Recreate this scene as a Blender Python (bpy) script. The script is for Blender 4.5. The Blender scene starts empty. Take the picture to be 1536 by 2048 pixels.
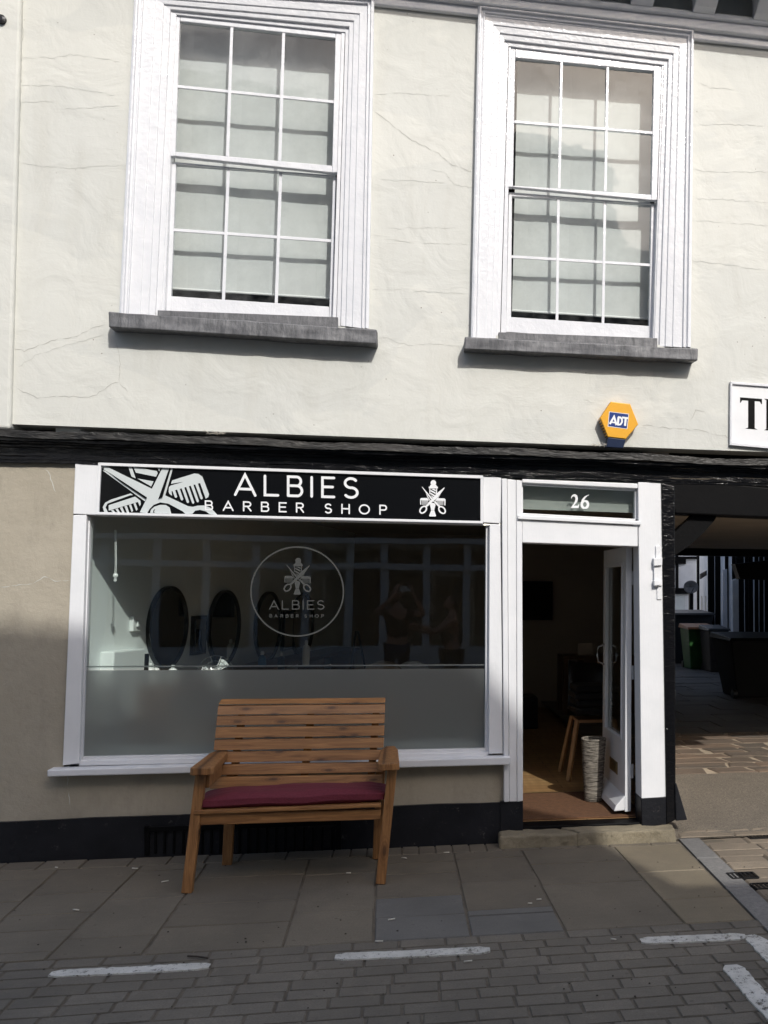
import bpy, bmesh, math, random
from mathutils import Vector, Matrix
random.seed(7)
R=math.radians
C=bpy.context.scene.collection
# ------------------------------------------------------------ camera model
F=1900.; PX=1165.; PY=1024.; D=6.6; CH=1.71
YAW,PIT,ROL=R(10.49),R(4.7),R(-0.5)
def ray(px,py):
    x,y,z=px-PX,py-PY,F
    cr,sr=math.cos(ROL),math.sin(ROL); x,y=cr*x-sr*y,sr*x+cr*y
    u=-y; cp,sp=math.cos(PIT),math.sin(PIT); z,u=cp*z-sp*u,sp*z+cp*u
    cy,sy=math.cos(YAW),math.sin(YAW); x,z=cy*x+sy*z,-sy*x+cy*z
    return Vector((x,z,u))
CAM=Vector((0,-D,CH))
def at(px,py,Y=0.): r=ray(px,py); return CAM+r*((Y+D)/r.y)      # measured point on a plane parallel to the facade
def gz(px,py,Z=0.): r=ray(px,py); return CAM+r*((Z-CH)/r.z)     # measured point on level ground
# ------------------------------------------------------------ materials
MATS={}
class NT:
    def __init__(s,name):
        m=bpy.data.materials.new(name); m.use_nodes=True; s.m=m; s.n=m.node_tree.nodes; s.l=m.node_tree.links; s.n.clear()
        s.out=s.n.new('ShaderNodeOutputMaterial'); MATS[name]=m
    def new(s,t,**k):
        n=s.n.new(t)
        for a,b in k.items():
            if a in n.inputs.keys(): 
                n.inputs[a].default_value=b
            else: setattr(n,a,b)
        return n
    def coords(s,scale=(1,1,1)):
        g=s.n.new('ShaderNodeNewGeometry'); mp=s.n.new('ShaderNodeMapping'); mp.inputs['Scale'].default_value=scale
        s.l.new(g.outputs['Position'],mp.inputs['Vector']); return mp.outputs[0]
    def ocoords(s,scale=(1,1,1)):
        g=s.n.new('ShaderNodeTexCoord'); mp=s.n.new('ShaderNodeMapping'); mp.inputs['Scale'].default_value=scale
        s.l.new(g.outputs['Object'],mp.inputs['Vector']); return mp.outputs[0]
    def noise(s,vec,scale,detail=4,rough=.5,dist=0):
        n=s.n.new('ShaderNodeTexNoise'); n.inputs['Scale'].default_value=scale; n.inputs['Detail'].default_value=detail
        n.inputs['Roughness'].default_value=rough; n.inputs['Distortion'].default_value=dist; s.l.new(vec,n.inputs['Vector']); return n.outputs['Fac']
    def vor(s,vec,scale,feature='F1',out='Distance',rnd=1):
        n=s.n.new('ShaderNodeTexVoronoi'); n.feature=feature; n.inputs['Scale'].default_value=scale; n.inputs['Randomness'].default_value=rnd
        s.l.new(vec,n.inputs['Vector']); return n.outputs[out]
    def ramp(s,fac,stops):
        n=s.n.new('ShaderNodeValToRGB'); e=n.color_ramp.elements
        while len(e)<len(stops): e.new(.5)
        for i,(p,c) in enumerate(stops):
            e[i].position=p; e[i].color=(c,c,c,1) if not hasattr(c,'__len__') else (*c,1)
        s.l.new(fac,n.inputs[0]); return n.outputs[0]
    def mix(s,fac,a,b,mode='MIX'):
        n=s.n.new('ShaderNodeMix'); n.data_type='RGBA'; n.blend_type=mode
        for i,v in ((0,fac),(6,a),(7,b)):
            if hasattr(v,'is_linked') or hasattr(v,'links'): s.l.new(v,n.inputs[i])
            else: n.inputs[i].default_value=v if i==0 else (*v,1)
        return n.outputs[2]
    def math(s,op,a,b=0.):
        n=s.n.new('ShaderNodeMath'); n.operation=op
        for i,v in ((0,a),(1,b)):
            if hasattr(v,'links'): s.l.new(v,n.inputs[i])
            else: n.inputs[i].default_value=v
        return n.outputs[0]
    def island(s): return s.n.new('ShaderNodeNewGeometry').outputs['Random Per Island']
    def finish(s,col,rough=.6,bump=None,bstr=.3,bdist=.01,spec=.5,metal=0,coat=0,trans=0,sheen=0):
        p=s.n.new('ShaderNodeBsdfPrincipled')
        if hasattr(col,'links'): s.l.new(col,p.inputs['Base Color'])
        else: p.inputs['Base Color'].default_value=(*col,1)
        if hasattr(rough,'links'): s.l.new(rough,p.inputs['Roughness'])
        else: p.inputs['Roughness'].default_value=rough
        p.inputs['Specular IOR Level'].default_value=spec; p.inputs['Metallic'].default_value=metal
        p.inputs['Coat Weight'].default_value=coat
        p.inputs['Sheen Weight'].default_value=sheen
        if bump is not None:
            b=s.n.new('ShaderNodeBump'); b.inputs['Strength'].default_value=bstr; b.inputs['Distance'].default_value=bdist
            s.l.new(bump,b.inputs['Height']); s.l.new(b.outputs[0],p.inputs['Normal'])
        s.l.new(p.outputs[0],s.out.inputs[0]); return s.m
def fres(t,f0=.04):
    g=t.n.new('ShaderNodeNewGeometry'); d=t.n.new('ShaderNodeVectorMath'); d.operation='DOT_PRODUCT'; t.l.new(g.outputs['Incoming'],d.inputs[0]); t.l.new(g.outputs['Normal'],d.inputs[1])
    c=t.math('ABSOLUTE',d.outputs['Value']); p=t.math('POWER',t.math('SUBTRACT',1.,c),5.); return t.math('ADD',t.math('MULTIPLY',p,1-f0),f0)
def simple(name,col,rough=.6,bscale=60,bstr=.15,var=.12,vs=4,**k):
    t=NT(name); v=t.coords(); n=t.noise(v,vs,5,.6); n2=t.noise(v,bscale,4,.6)
    c=t.mix(t.ramp(n,[(.3,0.),(.7,1.)]),tuple(x*(1-var) for x in col),tuple(min(1,x*(1+var)) for x in col))
    return t.finish(c,rough,n2,bstr,.004,**k)
def build_mats():
    # white plaster: horizontal wrinkles, blisters, faint dirt
    t=NT('plaster'); v=t.coords(); st=t.coords((.8,1,5.5)); a=t.noise(v,1.1,5,.6); w=t.noise(st,1.7,5,.55,.6); b=t.noise(v,9,5,.6); f=t.noise(v,70,3,.6)
    dots=t.vor(v,13,'F1'); dm=t.ramp(dots,[(.04,1.),(.075,0.)]); dk=t.ramp(t.noise(v,2.3,3),[(.5,0.),(.62,1.)])
    c=t.mix(t.ramp(a,[(.3,0.),(.7,1.)]),(.54,.545,.51),(.58,.585,.55))
    dirt=t.ramp(t.noise(t.coords((3.2,1,.5)),1.6,6,.65),[(.52,0.),(.72,1.)])
    c=t.mix(t.math('MULTIPLY',dirt,.36),c,(.46,.45,.40)); ptc=t.ramp(t.noise(t.coords((.9,1,1.6)),.75,4,.55,1.),[(.50,0.),(.53,1.)]); c=t.mix(t.math('MULTIPLY',ptc,.35),c,(.66,.655,.60))
    c=t.mix(t.math('MULTIPLY',t.math('MULTIPLY',dm,dk),.85),c,(.16,.13,.10))
    cre=t.ramp(t.math('ABSOLUTE',t.math('SUBTRACT',w,.5)),[(0.,1.),(.016,0.)]); msk=t.ramp(t.noise(v,.9,3),[(.46,0.),(.6,1.)])
    lump=t.noise(v,3.4,4,.5,.8)
    h=t.math('ADD',t.math('MULTIPLY',t.math('MULTIPLY',cre,msk),.035),t.math('ADD',t.math('MULTIPLY',lump,1.1),t.math('ADD',t.math('MULTIPLY',b,.28),t.math('MULTIPLY',f,.05))))
    t.finish(c,.62,h,.5,.022)
    t=NT('cracks'); t.finish((.43,.425,.39),.9)
    t=NT('cracks_pale'); t.finish((.525,.53,.495),.9)
    # beige render
    t=NT('render'); v=t.coords(); a=t.noise(v,1.6,6,.62); b=t.noise(v,7,5,.6); f=t.noise(v,110,3,.6)
    c=t.mix(t.ramp(a,[(.3,0.),(.7,1.)]),(.335,.30,.235),(.39,.35,.28))
    c=t.mix(t.ramp(t.noise(v,26,4,.7),[(.62,0.),(.75,.5)]),c,(.27,.23,.17)); spl=t.ramp(t.noise(t.coords((2.2,1,1.1)),2.1,7,.75),[(.5,0.),(.68,.5)]); c=t.mix(spl,c,(.25,.225,.18))
    t.finish(c,.8,t.math('ADD',b,t.math('MULTIPLY',f,.12)),.5,.02)
    # glossy white brush-painted timber
    t=NT('gloss_white'); v=t.coords(); n=t.noise(v,30,3,.5,.4); n2=t.noise(v,8,3); br=t.noise(t.coords((60,60,6)),2.,3)
    c=t.mix(t.ramp(n2,[(.35,0.),(.7,1.)]),(.69,.70,.73),(.745,.75,.775))
    c=t.mix(t.ramp(t.noise(v,18,6,.8),[(.68,0.),(.76,.55)]),c,(.42,.40,.36))
    t.finish(c,.15,t.math('ADD',n,t.math('MULTIPLY',br,.15)),.42,.008)
    t=NT('white_trim'); v=t.coords(); n=t.noise(t.coords((60,60,5)),2.,4); n2=t.noise(v,5,5,.6)
    c=t.mix(t.ramp(n2,[(.35,0.),(.7,1.)]),(.71,.72,.735),(.765,.77,.785))
    c=t.mix(t.ramp(t.noise(v,23,6,.8),[(.66,0.),(.76,.35)]),c,(.50,.49,.46))
    t.finish(c,.42,t.math('ADD',n,t.noise(v,30,3)),.14,.004)
    # wrinkled black gloss paint on the beam
    t=NT('black_gloss'); v=t.coords(); st=t.coords((1,3,3)); n=t.noise(st,9,6,.65,1.2); n2=t.noise(v,55,4,.6)
    flake=t.ramp(t.noise(v,34,6,.85),[(.69,0.),(.72,1.)])
    c=t.mix(flake,(.005,.005,.006),(.16,.15,.14))
    t.finish(c,.13,t.math('ADD',n,t.math('MULTIPLY',n2,.12)),.5,.010,spec=.35)
    t=NT('black_ledge'); v=t.coords(); n=t.noise(t.coords((1,3,3)),10,6,.65,1.); s=t.ramp(t.noise(v,3.,6,.7),[(.40,0.),(.68,1.)])
    fl=t.ramp(t.noise(v,40,6,.85),[(.66,0.),(.70,1.)])
    c=t.mix(s,(.009,.009,.009),(.05,.047,.043)); c=t.mix(fl,c,(.30,.28,.24))
    t.finish(c,.3,n,.7,.013,spec=.35)
    t=NT('black_plinth'); v=t.coords(); n=t.noise(v,20,5,.6)
    s=t.ramp(t.noise(v,15,7,.85),[(.60,0.),(.70,.8)])
    c=t.mix(t.ramp(t.noise(v,3,4),[(.3,0.),(.7,1.)]),(.006,.0065,.009),(.014,.015,.019)); c=t.mix(s,c,(.11,.10,.095))
    t.finish(c,.5,n,.5,.01,spec=.25)
    simple('black_timber',(.005,.005,.0055),.5,30,.3,spec=.08)
    # lead
    t=NT('lead'); v=t.coords((24,8,5)); n=t.noise(v,1.3,6,.75); w=t.coords(); n2=t.noise(w,5,4)
    c=t.mix(t.ramp(n,[(.35,0.),(.75,1.)]),(.075,.077,.082),(.21,.21,.22)); c=t.mix(t.ramp(n2,[(.4,0.),(.7,.5)]),c,(.10,.10,.11))
    t.finish(c,.5,t.math('ADD',n,t.noise(w,20,3)),.5,.008,metal=.25)
    # glass
    t=NT('glass'); gl=t.new('ShaderNodeBsdfGlossy'); gl.inputs['Roughness'].default_value=.0
    tr=t.new('ShaderNodeBsdfTransparent'); tr.inputs[0].default_value=(.93,.96,.95,1); mx=t.n.new('ShaderNodeMixShader')
    b=t.n.new('ShaderNodeBump'); b.inputs['Strength'].default_value=.12; b.inputs['Distance'].default_value=.01
    t.l.new(t.noise(t.coords(),1.2,2),b.inputs['Height']); t.l.new(b.outputs[0],gl.inputs['Normal'])
    t.l.new(fres(t,.045),mx.inputs[0]); t.l.new(tr.outputs[0],mx.inputs[1]); t.l.new(gl.outputs[0],mx.inputs[2]); t.l.new(mx.outputs[0],t.out.inputs[0])
    t=NT('old_glass'); gl=t.new('ShaderNodeBsdfGlossy'); gl.inputs['Roughness'].default_value=.04
    tr=t.new('ShaderNodeBsdfTransparent'); tr.inputs[0].default_value=(.90,.925,.92,1); mx=t.n.new('ShaderNodeMixShader')
    df=t.new('ShaderNodeBsdfDiffuse'); df.inputs[0].default_value=(.55,.56,.55,1); mx2=t.n.new('ShaderNodeMixShader')
    dirt=t.ramp(t.noise(t.coords(),5,6,.75),[(.42,.0),(.8,.16)]); t.l.new(dirt,mx2.inputs[0]); t.l.new(tr.outputs[0],mx2.inputs[1]); t.l.new(df.outputs[0],mx2.inputs[2])
    b=t.n.new('ShaderNodeBump'); b.inputs['Strength'].default_value=.2; b.inputs['Distance'].default_value=.006
    t.l.new(t.noise(t.coords((1,1,2.)),2.6,2),b.inputs['Height']); t.l.new(b.outputs[0],gl.inputs['Normal'])
    t.l.new(fres(t,.055),mx.inputs[0]); t.l.new(mx2.outputs[0],mx.inputs[1]); t.l.new(gl.outputs[0],mx.inputs[2]); t.l.new(mx.outputs[0],t.out.inputs[0])
    # frosted vinyl film
    t=NT('frost'); rf=t.new('ShaderNodeBsdfRefraction'); rf.inputs['Roughness'].default_value=.42; rf.inputs['IOR'].default_value=1.2; rf.inputs[0].default_value=(.95,.98,.97,1)
    df=t.new('ShaderNodeBsdfDiffuse'); df.inputs[0].default_value=(.27,.285,.285,1); tl=t.new('ShaderNodeBsdfTranslucent'); tl.inputs[0].default_value=(.93,.96,.95,1)
    gl=t.new('ShaderNodeBsdfGlossy'); gl.inputs['Roughness'].default_value=.16
    m1=t.n.new('ShaderNodeMixShader'); m1.inputs[0].default_value=.3; t.l.new(rf.outputs[0],m1.inputs[1]); t.l.new(tl.outputs[0],m1.inputs[2])
    m2=t.n.new('ShaderNodeMixShader'); m2.inputs[0].default_value=.27; t.l.new(m1.outputs[0],m2.inputs[1]); t.l.new(df.outputs[0],m2.inputs[2])
    m3=t.n.new('ShaderNodeMixShader'); m3.inputs[0].default_value=.05; t.l.new(m2.outputs[0],m3.inputs[1]); t.l.new(gl.outputs[0],m3.inputs[2]); t.l.new(m3.outputs[0],t.out.inputs[0])
    t=NT('decal'); t.finish((.055,.058,.056),.7,spec=.2)
    t=NT('vinyl_white'); t.finish((.78,.79,.80),.4)
    t=NT('vinyl_grey'); t.finish((.56,.60,.60),.4)
    t=NT('sign_black'); t.finish((.0045,.005,.006),.22,t.noise(t.coords(),3,2),.05,.004,spec=.2)
    simple('blind',(.57,.585,.575),.8,300,.2,.05,9)
    # bench timber with grain and knots
    for nm,sc in (('pine',(1,1,1)),('pine_leg',(1,1,1))):
        t=NT(nm); along=(1.4,22,22) if nm=='pine' else (22,16,1.4)
        v=t.coords(along); g=t.noise(v,2.2,6,.6,.9); fine=t.noise(t.coords((3,160,160) if nm=='pine' else (150,150,4)),2.,3)
        sp_=t.n.new('ShaderNodeSeparateXYZ'); t.l.new(t.coords(),sp_.inputs[0]); cb=t.n.new('ShaderNodeCombineXYZ'); t.l.new(t.math('MULTIPLY',sp_.outputs[0],3.2 if nm=='pine' else 7.),cb.inputs[0]); t.l.new(t.math('MULTIPLY',sp_.outputs[2],10. if nm=='pine' else 2.6),cb.inputs[1])
        vo=t.n.new('ShaderNodeTexVoronoi'); vo.voronoi_dimensions='2D'; vo.inputs['Scale'].default_value=1.; t.l.new(cb.outputs[0],vo.inputs['Vector']); kd=vo.outputs['Distance']; wob=t.math('MULTIPLY',t.noise(t.coords(),30,3),.06)
        kd=t.math('ADD',kd,wob); kn=t.ramp(kd,[(.06,1.),(.10,.55),(.17,0.)]); rings=t.math('SINE',t.math('MULTIPLY',kd,85.)); rm=t.ramp(kd,[(.12,.5),(.34,0.)])
        c=t.mix(t.ramp(g,[(.33,0.),(.62,1.)]),(.185,.078,.024),(.46,.222,.080)); c=t.mix(t.ramp(fine,[(.45,0.),(.62,.6)]),c,(.26,.12,.04))
        c=t.mix(t.math('MULTIPLY',t.math('MULTIPLY',rm,t.math('ADD',rings,1.)),.6),c,(.17,.07,.022)); c=t.mix(t.math('MULTIPLY',kn,.78),c,(.045,.018,.009))
        isl=t.ramp(t.island(),[(0.,.78),(1.,1.12)]); c=t.mix(1.,c,isl,'MULTIPLY')
        t.finish(c,.5,t.math('ADD',g,t.math('MULTIPLY',fine,.6)),.3,.003)
    t=NT('cushion'); v=t.coords(); w=t.noise(t.coords((5,9,9)),1.6,4,.55,.6)
    t.finish(t.mix(t.ramp(t.noise(v,90,3),[(.3,0.),(.7,1.)]),(.115,.013,.025),(.15,.018,.034)),.85,t.math('ADD',w,t.math('MULTIPLY',t.noise(v,500,2),.05)),.5,.02)
    # paving
    def stone(name,a,b,dark,scale=3,rough=.75,bs=.35,grit=120):
        t=NT(name); v=t.coords(); isl=t.island(); n=t.noise(v,scale,6,.65); f=t.noise(v,grit,4,.7); st=t.noise(t.coords((3,11,3)),2.3,5,.6)
        c=t.mix(isl,a,b); c=t.mix(t.ramp(n,[(.35,0.),(.75,.75)]),c,dark)
        c=t.mix(t.ramp(t.noise(v,7,6,.75),[(.56,0.),(.74,.4)]),c,tuple(min(1,x*1.5) for x in b))
        sp=t.ramp(t.vor(v,17,'F1'),[(.05,.55),(.10,0.)]); c=t.mix(sp,c,(.035,.03,.028))
        c=t.mix(t.math('MULTIPLY',t.ramp(f,[(.38,0.),(.62,1.)]),.6),c,dark)
        pa=t.ramp(t.noise(v,.8,5,.7),[(.42,0.),(.62,.38)]); c=t.mix(pa,c,tuple(x*.62 for x in dark)); pb=t.ramp(t.noise(t.coords((1.3,1.3,1)),33,5,.85),[(.66,0.),(.72,.55)]); c=t.mix(pb,c,tuple(min(1,x*2.1) for x in b))
        gum=t.ramp(t.vor(t.coords((1,1,1)),6.3,'F1'),[(.05,.5),(.062,0.)]); c=t.mix(gum,c,tuple(x*.55 for x in dark))
        return t.finish(c,rough,t.math('ADD',t.math('MULTIPLY',st,.7),t.math('ADD',n,t.math('MULTIPLY',f,.6))),bs,.012)
    stone('flag',(.170,.143,.105),(.215,.182,.134),(.122,.104,.079),1.7)
    stone('passage_stone',(.115,.105,.09),(.30,.205,.14),(.10,.08,.062),3,.85,.7)
    simple('pale_mortar',(.40,.33,.245),.95,80,.7,.25,6)
    stone('flag_sand_lit',(.235,.195,.132),(.26,.215,.148),(.175,.145,.10),1.7)  # yellower flag, lightened so the colour carries the sun on its column
    stone('flag_blue',(.162,.153,.138),(.185,.176,.160),(.12,.115,.105),1.7)
    stone('brick_pave',(.165,.143,.112),(.235,.205,.163),(.118,.104,.084),2.2,.8,.5)
    stone('sett',(.25,.20,.145),(.34,.275,.20),(.17,.14,.105),3,.8,.6)
    stone('step_stone',(.29,.245,.165),(.33,.28,.19),(.17,.145,.10),3,.75,.6)
    stone('granite',(.27,.26,.24),(.31,.295,.275),(.14,.135,.13),40,.8,.4,200)
    stone('dark_flag',(.10,.09,.08),(.13,.115,.10),(.06,.055,.05),2,.8,.5)
    simple('joint',(.135,.116,.09),.95,90,.6,.35,8)
    t=NT('tarmac'); v=t.coords(); n=t.noise(v,85,6,.85); s=t.noise(v,2.4,6,.7)
    c=t.mix(t.ramp(n,[(.35,0.),(.7,1.)]),(.10,.084,.065),(.40,.345,.27)); c=t.mix(t.ramp(s,[(.4,0.),(.7,.5)]),c,(.15,.125,.10)); t.finish(c,.9,n,1.,.02)
    t=NT('crazy'); v0=t.coords((.8,1.25,1)); nz=t.n.new('ShaderNodeTexNoise'); nz.inputs['Scale'].default_value=5.; nz.inputs['Detail'].default_value=4; t.l.new(v0,nz.inputs['Vector']); va=t.n.new('ShaderNodeVectorMath'); va.operation='MULTIPLY_ADD'; t.l.new(nz.outputs['Color'],va.inputs[0]); va.inputs[1].default_value=(.22,.22,0); t.l.new(v0,va.inputs[2]); v=va.outputs[0]; e=t.vor(v,2.6,'DISTANCE_TO_EDGE'); cc=t.n.new('ShaderNodeTexVoronoi'); cc.inputs['Scale'].default_value=2.6; t.l.new(v,cc.inputs['Vector'])
    col=t.ramp(cc.outputs['Color'],[(.1,(.15,.115,.085)),(.5,(.27,.19,.13)),(.9,(.20,.165,.12))]); n=t.noise(t.coords(),30,6,.7)
    mort=t.ramp(t.math('ADD',e,t.math('MULTIPLY',n,.03)),[(.035,1.),(.055,0.)]); c=t.mix(mort,col,(.44,.37,.27)); c=t.mix(t.math('MULTIPLY',n,.45),c,(.08,.065,.05))
    t.finish(c,.85,t.math('ADD',t.math('MULTIPLY',e,2.),n),.6,.015)
    t=NT('paint_line'); v=t.coords(); n=t.noise(v,30,6,.8); n2=t.noise(v,6,5,.7)
    c=t.mix(t.ramp(n2,[(.35,0.),(.7,1.)]),(.50,.485,.44),(.68,.66,.61)); c=t.mix(t.ramp(n,[(.57,0.),(.68,.9)]),c,(.15,.135,.115))
    m_=t.finish(c,.8,n,.5,.004); pr=t.out.inputs[0].links[0].from_node; tp_=t.n.new('ShaderNodeBsdfTransparent'); mx=t.n.new('ShaderNodeMixShader')
    wear=t.ramp(t.noise(v,19,7,.88),[(.555,0.),(.59,1.)]); t.l.new(wear,mx.inputs[0]); t.l.new(pr.outputs[0],mx.inputs[1]); t.l.new(tp_.outputs[0],mx.inputs[2]); t.l.new(mx.outputs[0],t.out.inputs[0])
    # interior
    simple('int_white',(.76,.79,.78),.7,40,.1,.04,2)
    simple('int_wall',(.42,.36,.30),.8,40,.1,.06,2)
    simple('int_ceiling',(.45,.43,.40),.8,40,.1,.05,2)
    t=NT('floor_wood'); v=t.coords((9.,1.1,1)); n=t.noise(v,2.5,5,.6,.4)
    br=t.n.new('ShaderNodeTexBrick'); br.inputs['Scale'].default_value=1.; br.inputs['Brick Width'].default_value=1.3; br.inputs['Row Height'].default_value=.11; br.inputs['Mortar Size'].default_value=.004
    br.inputs['Color1'].default_value=(.34,.20,.09,1); br.inputs['Color2'].default_value=(.42,.27,.125,1); br.inputs['Mortar'].default_value=(.05,.03,.015,1); t.l.new(t.coords(),br.inputs['Vector'])
    t.finish(t.mix(t.ramp(n,[(.35,.0),(.65,.6)]),br.outputs[0],(.22,.12,.05)),.4,n,.1,.003)
    simple('coir',(.125,.058,.026),.95,400,.9,.2,25)
    simple('black_plastic',(.012,.012,.013),.35,40,.05)
    simple('black_fabric',(.011,.011,.012),.9,200,.4)
    simple('dark_metal',(.03,.03,.032),.4,40,.1,metal=.7)
    simple('chrome',(.6,.6,.6),.18,40,.02,metal=1.)
    t=NT('mirror'); t.finish((.75,.78,.78),.02,metal=1.)
    simple('beech',(.42,.24,.11),.5,60,.1,.15,8)
    simple('dark_wood',(.10,.055,.028),.5,60,.1,.2,8)
    simple('white_plastic',(.75,.76,.75),.35,60,.03,.03)
    simple('blue_plastic',(.05,.17,.33),.3,60,.03,.03)
    simple('brass',(.30,.23,.12),.35,60,.05,metal=.9)
    t=NT('wicker'); v=t.coords((9,9,110)); n=t.noise(v,1.4,3,.6,.5); w=t.math('SINE',t.math('MULTIPLY',t.noise(t.coords((10,10,1)),1,2),30.))
    t.finish(t.mix(t.ramp(n,[(.38,0.),(.6,1.)]),(.05,.042,.034),(.30,.27,.225)),.85,n,1.,.012)
    simple('alarm_yellow',(.73,.36,.022),.35,60,.04,.05)
    simple('alarm_blue',(.015,.04,.19),.3,60,.04,.05)
    simple('alarm_navy',(.012,.022,.055),.25,60,.04,.05)
    simple('bin_green',(.018,.085,.016),.5,40,.1,.2,6)
    simple('bin_dark',(.018,.022,.027),.5,40,.1,.2,6)
    simple('bin_brown',(.05,.04,.032),.6,40,.1,.2,6)
    simple('lid_tan',(.28,.12,.05),.6,40,.1,.2,6)
    simple('courtyard_white',(.74,.75,.77),.8,20,.3,.1,3)
    simple('passage_plaster',(.48,.42,.34),.85,12,.4,.1,2)
    simple('slate_roof',(.09,.075,.065),.8,14,.6,.3,5)
    simple('grey_board',(.30,.305,.29),.6,20,.1,.05,2)
    simple('opposite_render',(.46,.44,.40),.85,14,.3,.1,2)
    simple('opposite_grey',(.62,.64,.68),.6,30,.2,.08,3)
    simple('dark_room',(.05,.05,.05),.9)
    simple('dish_grey',(.11,.115,.125),.5,40,.1)
    simple('skin',(.42,.23,.17),.55,80,.1,.06,6)
    simple('hair',(.014,.011,.009),.5,200,.4)
    simple('dark_cloth',(.014,.015,.018),.9,120,.4)
    simple('jean',(.03,.045,.08),.9,200,.4)
    t=NT('leaf'); isl=t.island(); t.finish(t.mix(isl,(.03,.09,.02),(.07,.16,.04)),.5)
    t=NT('warm_lamp'); e=t.new('ShaderNodeEmission'); e.inputs[0].default_value=(1,.93,.78,1); e.inputs[1].default_value=2.4; t.l.new(e.outputs[0],t.out.inputs[0])
    simple('butt',(.62,.58,.50),.8); simple('debris',(.04,.03,.022),.9)
    simple('ground_far',(.12,.11,.10),.95,30,.3,.2,2)
build_mats()
M=MATS
# ------------------------------------------------------------ mesh builder
class MB:
    def __init__(s): s.v=[]; s.f=[]
    def add(s,vs,fs):
        o=len(s.v); s.v+= [Vector(p) for p in vs]; s.f+=[[i+o for i in f] for f in fs]; return s
    def box(s,x0,x1,y0,y1,z0,z1):
        return s.add([(x0,y0,z0),(x1,y0,z0),(x1,y1,z0),(x0,y1,z0),(x0,y0,z1),(x1,y0,z1),(x1,y1,z1),(x0,y1,z1)],[(0,1,5,4),(1,2,6,5),(2,3,7,6),(3,0,4,7),(4,5,6,7),(3,2,1,0)])
    def hexa(s,a,b):   # two quads, a lies nearer; joins them
        return s.add(list(a)+list(b),[(0,1,2,3),(7,6,5,4),(0,4,5,1),(1,5,6,2),(2,6,7,3),(3,7,4,0)])
    def prism(s,poly,off):
        n=len(poly); a=[Vector(p) for p in poly]; b=[p+Vector(off) for p in a]
        return s.add(a+b,[tuple(range(n)),tuple(range(2*n-1,n-1,-1))]+[(i,i+n,(i+1)%n+n,(i+1)%n) for i in range(n)])
    def pq(s,c,yf,yb): # measured picture quad (TL,TR,BR,BL) on the plane y=yf, running straight back to y=yb
        a=[at(x,y,yf) for x,y in c]; b=[Vector((p.x,yb,p.z)) for p in a]; return s.hexa(a,b)
    def beam(s,p,q,w,h,up=(0,0,1)):
        p,q=Vector(p),Vector(q); d=(q-p).normalized(); sd=d.cross(Vector(up)).normalized(); u=sd.cross(d).normalized()
        c=[(-w/2,-h/2),(w/2,-h/2),(w/2,h/2),(-w/2,h/2)]
        return s.hexa([p+sd*a+u*b for a,b in c],[q+sd*a+u*b for a,b in c])
    def tube(s,pts,r,n=8,rs=None,cap=True):
        pts=[Vector(p) for p in pts]; rings=[]
        for i,p in enumerate(pts):
            d=(pts[min(i+1,len(pts)-1)]-pts[max(i-1,0)]).normalized(); a=Vector((0,0,1)) if abs(d.z)<.9 else Vector((1,0,0))
            u=d.cross(a).normalized(); w=d.cross(u); rr=rs[i] if rs else r
            rings.append([p+(u*math.cos(t*2*math.pi/n)+w*math.sin(t*2*math.pi/n))*rr for t in range(n)])
        vs=[q for g in rings for q in g]; fs=[]
        for i in range(len(pts)-1):
            for t in range(n): fs.append((i*n+t,i*n+(t+1)%n,(i+1)*n+(t+1)%n,(i+1)*n+t))
        if cap: fs+= [tuple(range(n-1,-1,-1)),tuple((len(pts)-1)*n+t for t in range(n))]
        return s.add(vs,fs)
    def lathe(s,c,prof,n=24,axis='z'):
        vs=[];fs=[];c=Vector(c)
        for r,h in prof:
            for t in range(n):
                a=t*2*math.pi/n; x,y=r*math.cos(a),r*math.sin(a)
                vs.append(c+(Vector((x,y,h)) if axis=='z' else (Vector((x,h,y)) if axis=='y' else Vector((h,x,y)))))
        for i in range(len(prof)-1):
            for t in range(n): fs.append((i*n+t,i*n+(t+1)%n,(i+1)*n+(t+1)%n,(i+1)*n+t))
        fs+=[tuple(range(n-1,-1,-1)),tuple((len(prof)-1)*n+t for t in range(n))]
        return s.add(vs,fs)
    def build(s,name,mat,parent=None,bevel=0,smooth=False,seg=2):
        me=bpy.data.meshes.new(name); me.from_pydata([tuple(p) for p in s.v],[],s.f); me.validate(); me.update()
        bm=bmesh.new(); bm.from_mesh(me); bmesh.ops.recalc_face_normals(bm,faces=bm.faces); bm.to_mesh(me); bm.free()
        o=bpy.data.objects.new(name,me); C.objects.link(o); me.materials.append(M[mat])
        if smooth:
            for p in me.polygons: p.use_smooth=True
        if parent is not None:
            o.parent=parent; o.matrix_parent_inverse=Matrix.Translation(-world_loc(parent))
        if bevel:
            b=o.modifiers.new('bevel','BEVEL'); b.width=bevel; b.segments=seg; b.limit_method='ANGLE'; b.angle_limit=R(35)
            b.harden_normals=False
        return o
def world_loc(o):
    l=Vector((0,0,0))
    while o is not None: l=l+o.location; o=o.parent if o.type=='EMPTY' else None
    return l
def tag(o,label=None,cat=None,group=None,kind=None):
    if label: o['label']=label
    if cat: o['category']=cat
    if group: o['group']=group
    if kind: o['kind']=kind
    return o
def thing(name,loc,label,cat,group=None):
    o=bpy.data.objects.new(name,None); C.objects.link(o); o.location=loc; o.empty_display_size=.1; return tag(o,label,cat,group)
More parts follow.
